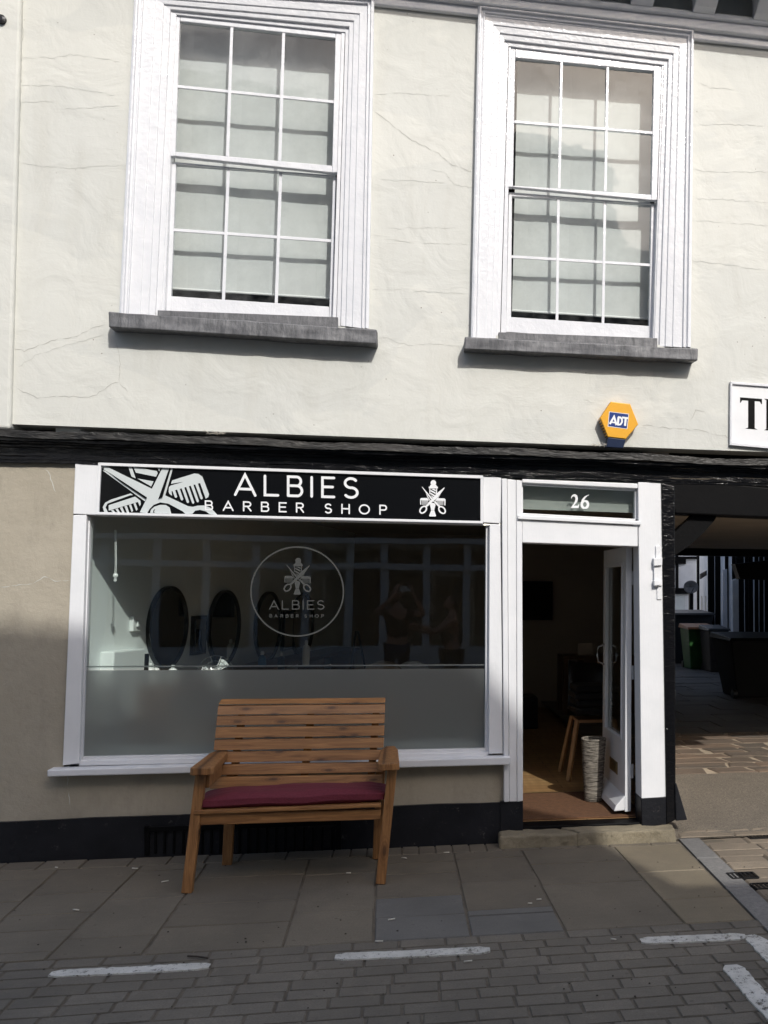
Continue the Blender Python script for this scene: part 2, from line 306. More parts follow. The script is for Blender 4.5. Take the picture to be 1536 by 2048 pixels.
# ribbons of vinyl / paint lying in the facade plane (x,z) at depth y
class Flat:
    def __init__(s,y,to=None): s.mb=MB(); s.y=y; s.k=0; s.to=to or (lambda x,z:(x,z))
    def layer(s): s.k+=1; return s.y-.00025*s.k
    def poly(s,pts):
        y=s.layer(); p=[s.to(*q) for q in pts]
        if isinstance(p[0],Vector): vs=[(q.x,y,q.z) for q in p]
        else: vs=[(q[0],y,q[1]) for q in p]
        s.mb.add(vs,[tuple(range(len(vs)))]); return s
    def stroke(s,pts,w,closed=False,caps=True,ws=None):
        pts=[Vector(p).to_2d() for p in pts]; n=len(pts); L=[];Rr=[]
        for i,p in enumerate(pts):
            a=pts[(i-1)%n] if (closed or i>0) else None; b=pts[(i+1)%n] if (closed or i<n-1) else None
            ww=(ws[i] if ws else w)/2
            if a is None: d=(b-p).normalized(); nn=Vector((-d.y,d.x)); m=1
            elif b is None: d=(p-a).normalized(); nn=Vector((-d.y,d.x)); m=1
            else:
                d1=(p-a).normalized(); d2=(b-p).normalized(); n1=Vector((-d1.y,d1.x)); n2=Vector((-d2.y,d2.x)); nn=(n1+n2)
                nn=nn.normalized() if nn.length>1e-4 else n1; m=min(2.2,1/max(.3,nn.dot(n1)))
            L.append(p+nn*ww*m); Rr.append(p-nn*ww*m)
        poly=[]
        if closed:
            y=s.layer(); q=[s.to(*v) for v in L+Rr]; vs=[(v.x,y,v.z) if isinstance(v,Vector) else (v[0],y,v[1]) for v in q]
            s.mb.add(vs,[(i,(i+1)%n,(i+1)%n+n,i+n) for i in range(n)]); return s
        y=s.layer(); q=[s.to(*v) for v in L+Rr]; vs=[(v.x,y,v.z) if isinstance(v,Vector) else (v[0],y,v[1]) for v in q]
        s.mb.add(vs,[(i,i+1,i+1+n,i+n) for i in range(n-1)])
        if caps:
            for i in (0,n-1):
                ww=(ws[i] if ws else w)/2
                s.poly([(pts[i].x+ww*math.cos(t*math.pi/6),pts[i].y+ww*math.sin(t*math.pi/6)) for t in range(12)])
        return s
def arc(cx,cy,rx,ry,a0,a1,n=12): return [(cx+rx*math.cos(R(a0+(a1-a0)*i/n)),cy+ry*math.sin(R(a0+(a1-a0)*i/n))) for i in range(n+1)]
GL={'A':[[(0,0),(.5,1),(1,0)],[(.18,.3),(.82,.3)]],'L':[[(0,1),(0,0),(1,0)]],
 'B':[[(0,0),(0,1),(.55,1)]+arc(.62,.765,.3,.235,80,-80,8)+[(.5,.53),(0,.53)],[(.5,.53)]+arc(.66,.265,.34,.265,80,-80,8)+[(.5,0),(0,0)]],
 'I':[[(0,0),(0,1)]],'E':[[(1,1),(0,1),(0,0),(1,0)],[(0,.52),(.88,.52)]],
 'S':[arc(.5,.755,.42,.245,35,265,12)+arc(.5,.26,.46,.26,80,-145,12)],
 'R':[[(0,0),(0,1),(.55,1)]+arc(.6,.75,.36,.25,80,-80,8)+[(.5,.5),(0,.5)],[(.5,.5),(1,0)]],
 'H':[[(0,0),(0,1)],[(1,0),(1,1)],[(0,.52),(1,.52)]],'O':[arc(.5,.5,.5,.5,0,360,28)[:-1]],
 'P':[[(0,0),(0,1),(.55,1)]+arc(.62,.74,.36,.26,80,-80,8)+[(.5,.48),(0,.48)]],
 'T':[[(.5,0),(.5,1)],[(0,1),(1,1)]],'M':[[(0,0),(.08,1),(.5,.2),(.92,1),(1,0)]],'W':[[(0,1),(.25,0),(.5,.9),(.75,0),(1,1)]],
 't':[[(.45,1),(.45,.12),(.6,0),(.9,0)],[(.05,.68),(.9,.68)]],'h':[[(0,0),(0,1)],[(0,.4)]+arc(.42,.36,.4,.32,170,0,10)+[(.82,0)]],
 'e':[[(.02,.34),(.9,.34)]+arc(.46,.34,.44,.34,0,320,16)],'a':[arc(.45,.34,.42,.34,0,360,18)[:-1],[(.88,.68),(.88,0)]],'p':[arc(.47,.34,.42,.34,0,360,18)[:-1],[(.03,.68),(.03,-.35)]],
 'r':[[(0,0),(0,.68)],[(0,.4)]+arc(.38,.36,.36,.32,160,70,6)],'o':[arc(.5,.34,.46,.34,0,360,18)[:-1]],'m':[[(0,0),(0,.68)],[(0,.4)]+arc(.26,.38,.24,.30,170,0,8)+[(.5,0)],[(.5,.4)]+arc(.76,.38,.24,.30,170,0,8)+[(1,0)]]}
def px_text(fl,items,ytop,ybot,x0ref,slope,w):
    for ch,xa,xb in items:
        for st in GL[ch]:
            pts=[(xa+(xb-xa)*u, (ybot+(ytop-ybot)*v)+slope*((xa+(xb-xa)*u)-x0ref)) for u,v in st]
            closed=(ch in 'Oo') or (ch in 'ap' and len(st)==18)
            fl.stroke(pts,w,closed=closed)
# ------------------------------------------------------------ THE BUILDING
B=thing('white_building',(0,0,0),'old white plastered building with black beam, two sash windows and a barber shop below','building')
zb=at(700,878,0).z
def wall_upper():
    m=MB(); T_=.22
    w1=((at(241,630).x+at(319,634).x)/2,at(715,30).x,3.50,6.55); w2=(at(975,678).x,at(1345,400).x,3.50,at(1170,62).z)
    x0,x1,z0,z1=-3.05,6.5,2.74,6.6
    m.box(-2.66,w1[0],0,T_,z0,z1); m.box(w1[0],w1[1],0,T_,z0,w1[2]); m.box(w1[1],w2[0],0,T_,z0,z1)
    m.box(w2[0],w2[1],0,T_,z0,w2[2]); m.box(w2[0],w2[1],0,T_,w2[3],z1); m.box(w2[1],x1,0,T_,z0,z1)
    return m
UW=wall_upper().build('upper_wall','plaster',B)
m=MB(); m.pq([(-90,-60),(44,-60),(20,858),(-90,852)],-.035,.2)
pier=m.build('corner_pier','plaster',B,bevel=.02,seg=3)
# cracks traced on the plaster
cr=[[(42,117),(75,115),(108,115),(139,109),(190,115),(240,124)],[(40,327),(80,332),(130,336),(165,336),(197,341)],[(160,336),(200,331),(252,331)],
[(26,697),(50,702),(85,688),(110,680),(160,670),(185,656),(216,645)],[(35,735),(70,712),(120,694),(165,682),(214,668)],[(232,684),(240,712),(239,765),(256,785)],[(239,765),(222,768),(200,785),(178,795),(130,793),(75,796),(45,783),(28,772)],
[(748,222),(765,235),(785,252),(805,265),(818,277),(845,290),(870,303),(890,318),(905,331),(942,343)],[(862,340),(890,345),(908,370),(945,374)],
[(752,675),(775,676),(800,687),(830,690),(860,686),(890,690),(925,694)],[(762,360),(830,362),(890,365)],[(762,478),(800,482),(860,486),(935,489)],[(775,458),(835,455),(915,456)],[(745,577),(810,580),(930,588)],[(752,188),(800,187),(900,192)],
[(1385,250),(1440,248),(1536,252)],[(1385,396),(1450,399),(1536,405)],[(1385,340),(1440,345),(1536,343)],[(1385,440),(1460,446),(1536,451)],[(1385,522),(1440,527),(1480,533),(1536,541)],
[(1285,851),(1310,853),(1340,857),(1375,858),(1408,861),(1420,868),(1450,873),(1459,876)],[(1380,842),(1392,818),(1410,823)],[(1150,798),(1175,800),(1198,812)],
[(1395,86),(1430,92),(1470,100),(1490,120)],[(1400,165),(1420,175),(1470,180)],[(40,170),(120,172),(230,190)],[(36,204),(110,203)],[(120,218),(240,212)],[(768,470),(700,470)],
[(0,488),(18,496),(24,520)],[(44,0),(46,60),(43,120),(40,240),(36,380),(30,480),(25,560),(26,640),(22,700),(24,760),(20,830)]]
def crackmesh(lines,mat,wpx,y,name,seed):
    random.seed(seed)
    for ln in lines:
        fl=Flat(y,lambda a,b:at(a,b,y)); pts=[]
        for (a,b),(c,d) in zip(ln,ln[1:]):
            n=max(2,int(math.hypot(c-a,d-b)/7))
            for i in range(n): pts.append((a+(c-a)*i/n+random.uniform(-1.5,1.5),b+(d-b)*i/n+random.uniform(-1.8,1.8)))
        pts.append(ln[-1]); ws=[wpx*random.choice([.05,.4,.8,1.,1.3]) for _ in pts]; ws[0]=ws[-1]=.15
        fl.stroke(pts,wpx,ws=ws,caps=False); fl.mb.build(name,mat,UW if name[0]=='p' else LW)
DK={(26,697),(239,765),(748,222),(232,684),(1285,851),(44,0),(1380,842)}
crackmesh([l for l in cr if l[0] in DK],'cracks',.95,-.0012,'plaster_crack',3)
crackmesh([l for l in cr if l[0] not in DK],'cracks_pale',1.,-.0012,'plaster_crack',4)
# cornice
m=MB()
m.pq([(690,-24),(1700,92),(1700,113),(690,2)],-.035,0); m.pq([(690,-44),(1700,66),(1700,92.5),(690,-23.5)],-.075,0)
m.pq([(690,-56),(1700,54),(1700,66.5),(690,-43.5)],-.105,0)
m.build('cornice','gloss_white',B,bevel=.012,seg=3)
m=MB(); m.box(-3.1,6.6,-.57,.25,6.24,6.6); m.build('eaves_soffit','black_timber',B)
ro=MB(); ro.hexa([(-3.2,-.66,6.35),(6.7,-.66,6.35),(6.7,-.6,6.6),(-3.2,-.6,6.6)],[(-3.2,4,9.2),(6.7,4,9.2),(6.7,4,9.4),(-3.2,4,9.4)]); ro.hexa([(-3.2,4,9.2),(6.7,4,9.2),(6.7,4,9.4),(-3.2,4,9.4)],[(-3.2,9,5.4),(6.7,9,5.4),(6.7,9,5.6),(-3.2,9,5.6)]); ro.build('roof','slate_roof',B)
p0=at(1030,0,-.12).x
for i in range(-4,6):
    x=p0+.475*i
    if -2.9<x<6:
        mb=MB(); y=[-.08,-.40,-.40,-.30,-.16,-.08]; z=[6.24,6.24,6.19,6.13,6.03,6.00]
        mb.prism([(x-.095,a,b) for a,b in zip(y,z)],(.17,0,0)); mb.build('eaves_bracket','gloss_white',B,bevel=.008)
# sash windows
def lerp(a,b,t): return (a[0]+(b[0]-a[0])*t,a[1]+(b[1]-a[1])*t)
def bil(c,u,v): return lerp(lerp(c[0],c[1],u),lerp(c[3],c[2],u),v)   # c = TL,TR,BR,BL
def sash_window(out,inn,upo,upg,loo,log,sill,blindq):
    """out/inn: architrave outer & inner corners BL,TL,TR,BR; upo/upg sash and glass quads TL,TR,BR,BL"""
    prof=[(0,0.),(0,-.052),(.06,-.060),(.10,-.060),(.115,-.040),(.17,-.036),(.185,-.048),(.22,-.046),(.225,-.030),(.50,-.026),(.51,-.018),(.70,-.014),(.715,-.003),(.86,.0),(.87,.018),(1.,.020),(1.,.12)]
    mb=MB(); n=len(prof)
    for t,y in prof:
        for a,b in zip(out,inn): 
            q=lerp(a,b,t); p=at(q[0],q[1],-.02); mb.v.append(Vector((p.x,y,p.z)))
    for i in range(n-1):
        for k in range(3): mb.f.append([i*4+k,i*4+k+1,(i+1)*4+k+1,(i+1)*4+k])
    W=mb.build('sash_window','gloss_white',B,bevel=.003)
    # lead sill
    s=MB(); a=[at(x,y,-.135) for x,y in sill]; s.hexa(a,[Vector((p.x,.10,p.z+.012)) for p in a])
    so=s.build('sill','lead',W,bevel=.008,seg=3)
    sub=so.modifiers.new('s','SUBSURF'); sub.subdivision_type='SIMPLE'; sub.levels=sub.render_levels=4
    tx=bpy.data.textures.new('cl','CLOUDS'); tx.noise_scale=.22; dm=so.modifiers.new('d','DISPLACE'); dm.texture=tx; dm.strength=.022; dm.mid_level=.5; dm.texture_coords='GLOBAL'
    a=[inn[0],lerp(inn[0],inn[3],1)]; s=MB(); s.pq([(inn[0][0]-4,inn[0][1]-14),(inn[3][0]+4,inn[3][1]-14),(inn[3][0]+4,inn[3][1]+8),(inn[0][0]-4,inn[0][1]+8)],-.01,.1); s.build('flashing','lead',W,bevel=.004)
    s=MB(); 
    for qd in ([lerp(inn[1],inn[2],0),upo[0],loo[3],(inn[0][0],inn[0][1]+6)],[upo[1],inn[2],(inn[3][0],inn[3][1]+6),loo[2]],[inn[1],inn[2],upo[1],upo[0]]):
        s.pq(qd,.028,.128)
    s.build('box_frame','gloss_white',W,bevel=.002)
    def sash(o,g,y,name,rows=2):
        s=MB(); th=.042
        def fr(a,b,c,d): s.hexa([at(*q,y) for q in (a,b,c,d)],[Vector((p.x,y+th,p.z)) for p in [at(*q,y) for q in (a,b,c,d)]])
        # stiles full height, rails between
        fr(o[0],(g[0][0],o[0][1]+(g[0][0]-o[0][0])*.1),(g[3][0],o[3][1]),o[3]); fr((g[1][0],o[1][1]),o[1],o[2],(g[2][0],o[2][1]))
        fr((g[0][0],o[0][1]+(g[0][0]-o[0][0])*.1),(g[1][0],o[1][1]),g[1],g[0]); fr(g[3],g[2],(g[2][0],o[2][1]),(g[3][0],o[3][1]))
        s.build(name,'gloss_white',W,bevel=.005)
        b=MB(); hw=.011
        for k in (1,2):
            p=at(*bil(g,k/3,0),y+.006); q=at(*bil(g,k/3,1),y+.006); b.hexa([p+Vector((-hw,0,0)),p+Vector((hw,0,0)),q+Vector((hw,0,0)),q+Vector((-hw,0,0))],[p+Vector((-hw*.5,.03,0)),p+Vector((hw*.5,.03,0)),q+Vector((hw*.5,.03,0)),q+Vector((-hw*.5,.03,0))])
        p=at(*bil(g,0,.5),y+.009); q=at(*bil(g,1,.5),y+.009)
        b.hexa([p+Vector((0,0,hw)),q+Vector((0,0,hw)),q+Vector((0,0,-hw)),p+Vector((0,0,-hw))],[p+Vector((0,.026,hw*.5)),q+Vector((0,.026,hw*.5)),q+Vector((0,.026,-hw*.5)),p+Vector((0,.026,-hw*.5))])
        b.build('glazing_bar','gloss_white',W,bevel=.003)
        gm=MB()
        for i in range(3):
            for j in range(2):
                c=[at(*bil(g,i/3,j/2),y+.024),at(*bil(g,(i+1)/3,j/2),y+.024),at(*bil(g,(i+1)/3,(j+1)/2),y+.024),at(*bil(g,i/3,(j+1)/2),y+.024)]
                tl=random.uniform(-.0012,.0012); tw=random.uniform(-.0012,.0012); c[0].y+=tl; c[1].y+=tw; c[2].y-=tl; c[3].y-=tw; gm.add(c,[(0,1,2,3)])
        gm.build('pane','old_glass',W)
    sash(upo,upg,.035,'upper_sash'); sash(loo,log,.085,'lower_sash')
    q=MB(); a=[at(x,y,.24) for x,y in blindq]; N=10; vs=[]
    for j in range(2):
        for i in range(N+1):
            u=i/N; p=(a[0]*(1-u)+a[1]*u) if j==0 else (a[3]*(1-u)+a[2]*u); vs.append(p+Vector((0,.003*math.sin(i*1.9),0)))
    q.add(vs,[(i,i+1,i+N+2,i+N+1) for i in range(N)]); q.build('blind','blind',W)
    q=MB(); q.tube([a[3],a[2]],.009,8); q.build('blind_bar','white_plastic',W)
    return W
W1=sash_window([(241,630),(272,-30),(749,-2),(738,660)],[(319,634),(350,22),(690,58),(672,648)],
 [(352,28),(683,62),(674,345),(338,312)],[(360,42),(671,76),(664,331),(350,303)],
 [(341,324),(672,354),(665,643),(329,622)],[(352,327),(666,350),(658,613),(341,592)],
 [(217,623),(754,659),(754,688),(218,654)],[(357,0),(680,40),(664,597),(342,577)])
W2=sash_window([(941,678),(956,14),(1386,63),(1379,697)],[(1001,678),(1018,86),(1331,124),(1311,690)],
 [(1022,92),(1324,128),(1314,400),(1016,374)],[(1031,115),(1308,142),(1303,389),(1026,371)],
 [(1018,384),(1314,407),(1306,686),(1012,664)],[(1024,392),(1303,408),(1298,652),(1022,634)],
 [(930,674),(1396,697),(1395,721),(928,698)],[(1036,96),(1306,126),(1296,638),(1024,621)])
# beam over the shop
m=MB()
def band(yl,yr,yl2,yr2,yf,yb,mb):
    N=150; T=[];Bm=[]
    for i in range(N+1):
        x=-140+1990*i/N; w=1.6*math.sin(i*.31+yl)+1.2*math.sin(i*.12)+random.uniform(-.9,.9)
        T.append(at(x,yl+(yr-yl)*x/1536+w,yf)); Bm.append(at(x,yl2+(yr2-yl2)*x/1536+w*.7,yf))
    for i in range(N):
        a=[T[i],T[i+1],Bm[i+1],Bm[i]]; o=len(mb.v); mb.v+=a+[Vector((p.x,yb,p.z)) for p in a]; mb.f+=[[o,o+1,o+2,o+3],[o,o+4,o+5,o+1],[o+3,o+2,o+6,o+7]]
led=MB(); band(857,918,872,931,-.125,.05,led); led.build('beam_ledge','black_ledge',B)
m=MB(); band(873,932,879,937,-.100,.05,m); band(879,937,884,942,-.060,.05,m); band(884,942,890,947,-.025,.05,m); band(890,947,905,958,.0,.05,m); band(904,957,909,961,-.028,.05,m); band(909,961,916,967,-.040,.05,m); band(916,967,923,972,-.034,.05,m); m.build('beam','black_gloss',B)
# lower walls
m=MB(); m.pq([(-160,915),(151,926),(120,1720),(-160,1730)],.0,.24); m.pq([(126.8,1545),(1012,1528),(1010,1640),(121,1698)],.0,.24); LW=m.build('lower_wall','render',B)
crackmesh([[(0,1173),(30,1171),(60,1169),(80,1160),(90,1152),(108,1161),(140,1160)],[(80,930),(100,950),(112,985)],[(135,1550),(138,1590),(142,1620)]],'cracks_pale',1.2,-.001,'render_crack',5)
m=MB(); 
N=14
for i in range(N):
    xa=-160+(1046+160)*i/N; xb=-160+(1046+160)*(i+1)/N; w=lambda x:1.6*math.sin(x*.021)+1*math.sin(x*.05)
    f=lambda x:1644-(x)*.0394+w(x)
    m.pq([(xa,f(xa)),(xb,f(xb)),(xb,1725),(xa,1765)],-.022,.2)
m.build('plinth','black_plinth',B)
# vent grille in the plinth
g=MB(); g.pq([(288,1655),(680,1640),(680,1650),(288,1665)],-.04,-.02); g.pq([(288,1652),(298,1652),(298,1712),(288,1712)],-.04,-.02); g.pq([(672,1640),(682,1640),(682,1700),(672,1700)],-.04,-.02)
for i in range(20): x=308+i*18.6; g.pq([(x,1655),(x+5,1655),(x+4,1708),(x-1,1708)],-.035,-.02)
g.build('vent_grille','black_timber',B,bevel=.003)
# shopfront joinery
J=MB()
J.pq([(150,927),(197,925),(192,1030),(146,1028)],-.030,.1)           # left fascia cap
J.pq([(966,951),(1003,955),(1001,1047),(966,1045)],-.030,.1)
J.pq([(190,1026),(968,1045),(968,1050),(190,1031)],-.012,.1)          # head under the sign
J.pq([(146,1030),(173,1030),(158,1527),(125,1531)],-.028,.1)          # left pilaster
J.pq([(979,1048),(1001,1049),(1006,1507),(977,1508)],-.028,.1)
J.pq([(157,1521.5),(977,1504),(977,1514),(157,1532)],-.010,.1)
J.build('shopfront_frame','white_trim',B,bevel=.005)
J=MB(); J.pq([(173,1033),(180,1033),(164,1521),(157,1521)],.018,.09); J.pq([(972,1050),(979,1050),(977,1503),(970,1503)],.018,.09); J.pq([(164,1514),(970,1497),(970,1504),(164,1521)],.018,.09)
J.build('glazing_bead','white_trim',B,bevel=.003)
J=MB(); J.pq([(94,1540),(1021,1514),(1021,1530),(94,1554)],-.095,.02); J.build('window_sill','white_trim',B,bevel=.008,seg=3)
J=MB()
J.pq([(1003.5,957),(1014,957),(1018,1604),(1008,1604)],-.045,.1); J.pq([(1014.5,958),(1032,960),(1034,1604),(1018.5,1604)],-.028,.1); J.pq([(1032.5,960),(1044,961),(1046,1602),(1034.5,1604)],-.034,.14)
J.pq([(1276,964),(1322,964),(1332,1594),(1283,1600)],-.034,.14)
J.pq([(1044.5,1040),(1275.5,1052),(1275.5,1093),(1044.5,1085)],-.034,.14)
J.pq([(1044.5,958),(1275.5,967),(1275.5,977),(1044.5,965)],-.034,.14)
J.pq([(1036,1030),(1281,1042),(1283,1050),(1036,1038)],-.055,-.0345)
DFo=J.build('door_frame','white_trim',B,bevel=.005)
J=MB(); J.pq([(1045,965),(1275,977),(1275,982),(1045,970)],.005,.05); J.pq([(1045,1026),(1275,1038),(1275,1043),(1045,1031)],.005,.05); J.pq([(1041,965),(1046,965),(1046,1031),(1041,1031)],.005,.05); J.pq([(1270,977),(1276,977),(1276,1043),(1270,1043)],.005,.05)
J.build('transom_bead','white_trim',B,bevel=.003)
J=MB(); J.pq([(1045,968),(1272,980),(1272,1040),(1045,1028)],.03,.034); tp=J.build('transom_pane','glass',B)
J=MB(); J.pq([(1040,960),(1275,972),(1275,1026),(1040,1018)],.10,.11); J.build('transom_blind','grey_board',B)
fl=Flat(.027,lambda a,b:at(a,b,.03))
def digit(u): return lambda x,z:at(u[0]+(u[1]-u[0])*x,u[3]+(u[2]-u[3])*z,.03)
fl.to=digit((1140.5,1158.5,989,1016))
fl.stroke([(.10,.70),(.16,.84),(.32,.93),(.50,.93),(.66,.84),(.70,.70),(.66,.52),(.52,.36),(.33,.20),(.12,.05)],.1,ws=[.05,.09,.14,.19,.25,.28,.24,.16,.10,.07],caps=False)
fl.poly([(0,0),(.92,0),(1.,.27),(.93,.27),(.84,.17),(.30,.17),(.12,.05)])
fl.to=digit((1160.5,1178.5,989.5,1017))
fl.stroke([(.97,.98),(.75,.93),(.5,.80),(.30,.62),(.20,.42),(.18,.28)],.1,ws=[.03,.07,.14,.21,.26,.27],caps=False)
fl.stroke([(.5+.35*math.cos(t*math.pi/10),.29+.25*math.sin(t*math.pi/10)) for t in range(20)],.1,closed=True,ws=[.12+.16*abs(math.cos(t*math.pi/10)) for t in range(20)])
fl.mb.build('house_number','vinyl_white',B)
J=MB(); J.pq([(1000,1603),(1046,1602),(1046,1668),(1000,1670)],-.03,.14); J.build('jamb_base','black_plinth',B,bevel=.006); J=MB(); J.pq([(1282,1596),(1334,1593),(1336,1657),(1284,1660)],-.036,.16); J.build('jamb_base','black_plinth',B,bevel=.006)
# shop window pane and film
J=MB(); J.pq([(176,1034),(975,1050),(973,1337),(168,1337)],.05,.054); pane=J.build('shop_pane','glass',B)
J=MB(); J.pq([(168,1341),(973,1337.5),(972,1502),(160,1520)],.05,.054); J.build('frosted_pane','frost',B)
J=MB(); J.pq([(168,1332),(973,1328.5),(973,1331),(168,1335)],.047,.0495); J.build('frosted_stripe','frost',B)
fl=Flat(.048,lambda a,b:at(a,b,.048))
fl.stroke([(594.4+92.5*math.cos(t*math.pi/40),1183+89*math.sin(t*math.pi/40)) for t in range(80)],2.9,closed=True)
Z=lambda x:500+x/7.68
px_text(fl,[('A',Z(303),Z(435)),('L',Z(497),Z(590)),('B',Z(652),Z(758)),('I',Z(818),Z(819)),('E',Z(884),Z(980)),('S',Z(1035),Z(1140))],1201.5,1218.2,540,0,2.1)
px_text(fl,[('B',Z(305),Z(340)),('A',Z(380),Z(425)),('R',Z(474),Z(510)),('B',Z(557),Z(592)),('E',Z(634),Z(668)),('R',Z(714),Z(748)),('S',Z(843),Z(878)),('H',Z(924),Z(960)),('O',Z(1003),Z(1055)),('P',Z(1103),Z(1138))],1229,1234.5,540,0,1.1)
# logo in the coordinates of a 1536-wide close-up: 'q' maps it into the picture measure
def logo(fl,q):
    fl.to=(lambda x,y:at(*q(x,y),fl.y))
    P=fl.poly; S=fl.stroke
    P(arc(788,305,66,66,0,360,24)[:-1]); P([(722,350),(850,350),(880,395),(698,395)]); P([(678,395),(896,395),(892,436),(682,436)])
    P([(694,440),(716,440),(716,585),(694,565)]); P([(852,440),(876,440),(876,560),(852,585)])
    P([(735,448),(845,505),(845,470),(800,445)]); P([(722,468),(722,505),(843,570),(843,530)]); P([(722,535),(722,570),(810,628),(836,600)]); P([(722,600),(780,670),(800,640)])
    P([(513,400),(530,402),(790,700),(812,745),(770,745),(700,650),(600,520)]); P([(1045,412),(1055,425),(960,560),(850,690),(740,770),(700,745),(760,690),(860,560)])
    P([(600,520),(700,690),(735,735),(715,745),(650,650)]); P([(960,565),(860,735),(825,745),(850,700)])
    P([(700,740),(760,765),(640,870),(600,850)]); P([(790,745),(850,745),(950,850),(915,880)])
    S([(548+72*math.cos(t*math.pi/12)+28*math.sin(-t*math.pi/12),938+80*math.sin(t*math.pi/12)) for t in range(24)],34,closed=True); S([(992+72*math.cos(t*math.pi/12)+28*math.sin(t*math.pi/12),946+80*math.sin(t*math.pi/12)) for t in range(24)],34,closed=True)
    P([(475,690),(500,662),(640,662),(690,718),(500,718),(500,820),(478,820)]); P([(900,668),(1050,672),(1078,700),(1070,838),(1048,838),(1045,730),(860,725)])
    for i in range(7): x=520+i*22; P([(x,718),(x+11,718),(x+10,826-max(0,i-4)*22),(x+1,826-max(0,i-4)*22)]); x=880+i*22; P([(x,728),(x+11,728),(x+10,836-max(0,2-i)*22),(x+1,836-max(0,2-i)*22)])
    P([(708,830),(722,790),(770,775),(820,790),(838,830),(815,920),(812,950),(730,950),(728,915)]); P([(735,955),(808,955),(852,1085),(835,1100),(700,1100),(685,1085)])
logo(fl,lambda x,y:(500+(525+(x-460)*(945-525)/(1085-460))/7.68,1080+(275+(y-240)*(838-275)/(1100-240))/7.68))
fl.mb.build('window_lettering','decal',B)
# ------------------------------------------------------------ door leaf, open inwards
dx=1.578; dh=.045; y0,y1,z0_,z1_=.16,.96,.135,2.03
J=MB(); J.box(dx,dx+dh,y0,y0+.11,z0_,z1_); J.box(dx,dx+dh,y1-.10,y1,z0_,z1_); J.box(dx,dx+dh,y0+.11,y1-.10,z1_-.12,z1_); J.box(dx,dx+dh,y0+.11,y1-.10,z0_,.62)
DR=J.build('door','white_trim',B,bevel=.004)
J=MB(); 
for a,b,c,d in ((y0+.11,y0+.13,.62,z1_-.12),(y1-.12,y1-.10,.62,z1_-.12),(y0+.13,y1-.12,.62,.64),(y0+.13,y1-.12,z1_-.14,z1_-.12)): J.box(dx-.008,dx+.02,a,b,c,d)
J.build('door_moulding','white_trim',DR,bevel=.003)
J=MB(); J.box(dx+.02,dx+.024,y0+.11,y1-.10,.62,z1_-.12); J.build('door_glass','glass',DR)
J=MB(); J.box(dx-.006,dx,y0+.24,y0+.50,.35,.44); J.box(dx-.012,dx-.006,y0+.27,y0+.47,.37,.42); J.build('letterbox','brass',DR,bevel=.002)
J=MB(); J.hexa([(dx-.08,y0,.14),(dx-.08,y1,.14),(dx-.065,y1,.18),(dx-.065,y0,.18)],[(dx,y0,.145),(dx,y1,.145),(dx,y1,.25),(dx,y0,.25)]); J.build('weatherboard','white_trim',DR,bevel=.006)
J=MB(); J.tube([(dx,y1-.05,1.12),(dx-.05,y1-.05,1.14),(dx-.06,y1-.05,1.20),(dx-.05,y1-.05,1.26),(dx,y1-.05,1.28)],.008); J.build('door_handle','chrome',DR,smooth=True)
for zz in (.42,1.12,1.80):
    J=MB(); J.box(dx+dh-.004,dx+dh+.014,y0-.012,y0+.0,zz-.05,zz+.05); J.build('hinge','chrome',DR,bevel=.002)
# bolt bracket on the right jamb
J=MB(); q=lambda x,y:(1000+x/4.518,930+y/4.518)
J.pq([q(1407,730),q(1445,730),q(1452,1100),q(1412,1100)],-.045,-.034); J.pq([q(1418,1100),q(1455,1100),q(1463,1215),q(1420,1215)],-.042,-.034)
J.pq([q(1390,845),q(1462,838),q(1468,1090),q(1394,1100)],-.055,-.034); J.pq([q(1390,842),q(1468,836),q(1466,905),q(1394,912)],-.075,-.034); J.pq([q(1392,1040),q(1450,1045),q(1452,1085),q(1396,1090)],-.075,-.034)
bo=J.build('shutter_bolt','white_trim',None,bevel=.003); tag(bo,'white painted metal shutter bolt fixed on the edge of the door post','bolt')
# right black post, brace, passage
P_=thing('passage_frame',(2.0,0,0),'black timber frame of the covered passage right of the shop door','timber frame')
m=MB(); m.pq([(1322.5,966),(1350,972),(1352,1640),(1333,1650)],-.045,.17); m.build('post','black_gloss',P_,bevel=.008)
m=MB(); m.pq([(1350,1568),(1353,1566),(1375,1640),(1352,1642)],-.06,.05); m.build('post_foot','black_plinth',P_,bevel=.006)
m=MB(); m.pq([(1322.5,955),(1800,1000),(1800,1046),(1351,1027)],-.03,.16); m.build('lintel','black_timber',P_,bevel=.01)
br=MB(); pts=[(1348,1112),(1375,1094),(1405,1068),(1430,1040),(1436,1024)]; up=[(1348,1066),(1362,1052),(1380,1036),(1392,1024),(1400,1010)]
for i in range(4): br.pq([up[i],up[i+1],pts[i+1],pts[i]],.03,.13)
br.build('brace','black_timber',P_)
SK=.2258
def sx(x,y): return x+SK*y
BY=8.6
m=MB(); m.hexa([(1.80,0.25,2.42),(9,0.25,2.42),(9,.25,2.6),(1.8,.25,2.6)],[(sx(1.8,BY),BY,2.42),(9+2,BY,2.42),(9+2,BY,2.6),(sx(1.8,BY),BY,2.6)]); m.build('passage_ceiling','passage_plaster',P_)
m=MB(); p=at(1450,1112,BY); m.box(2,10,BY,BY+.2,p.z,2.6); m.build('back_beam','black_timber',P_)
m=MB(); m.hexa([(1.90,.16,0),(1.72,.24,0),(1.72,.24,2.9),(1.90,.16,2.9)],[(sx(1.86,9),9,0),(sx(1.72,9),9,0),(sx(1.72,9),9,2.9),(sx(1.86,9),9,2.9)]); m.build('party_wall','int_wall',B)
m=MB(); m.box(5.0,6.5,-.02,.3,0,2.75); m.build('far_pier','black_timber',P_)
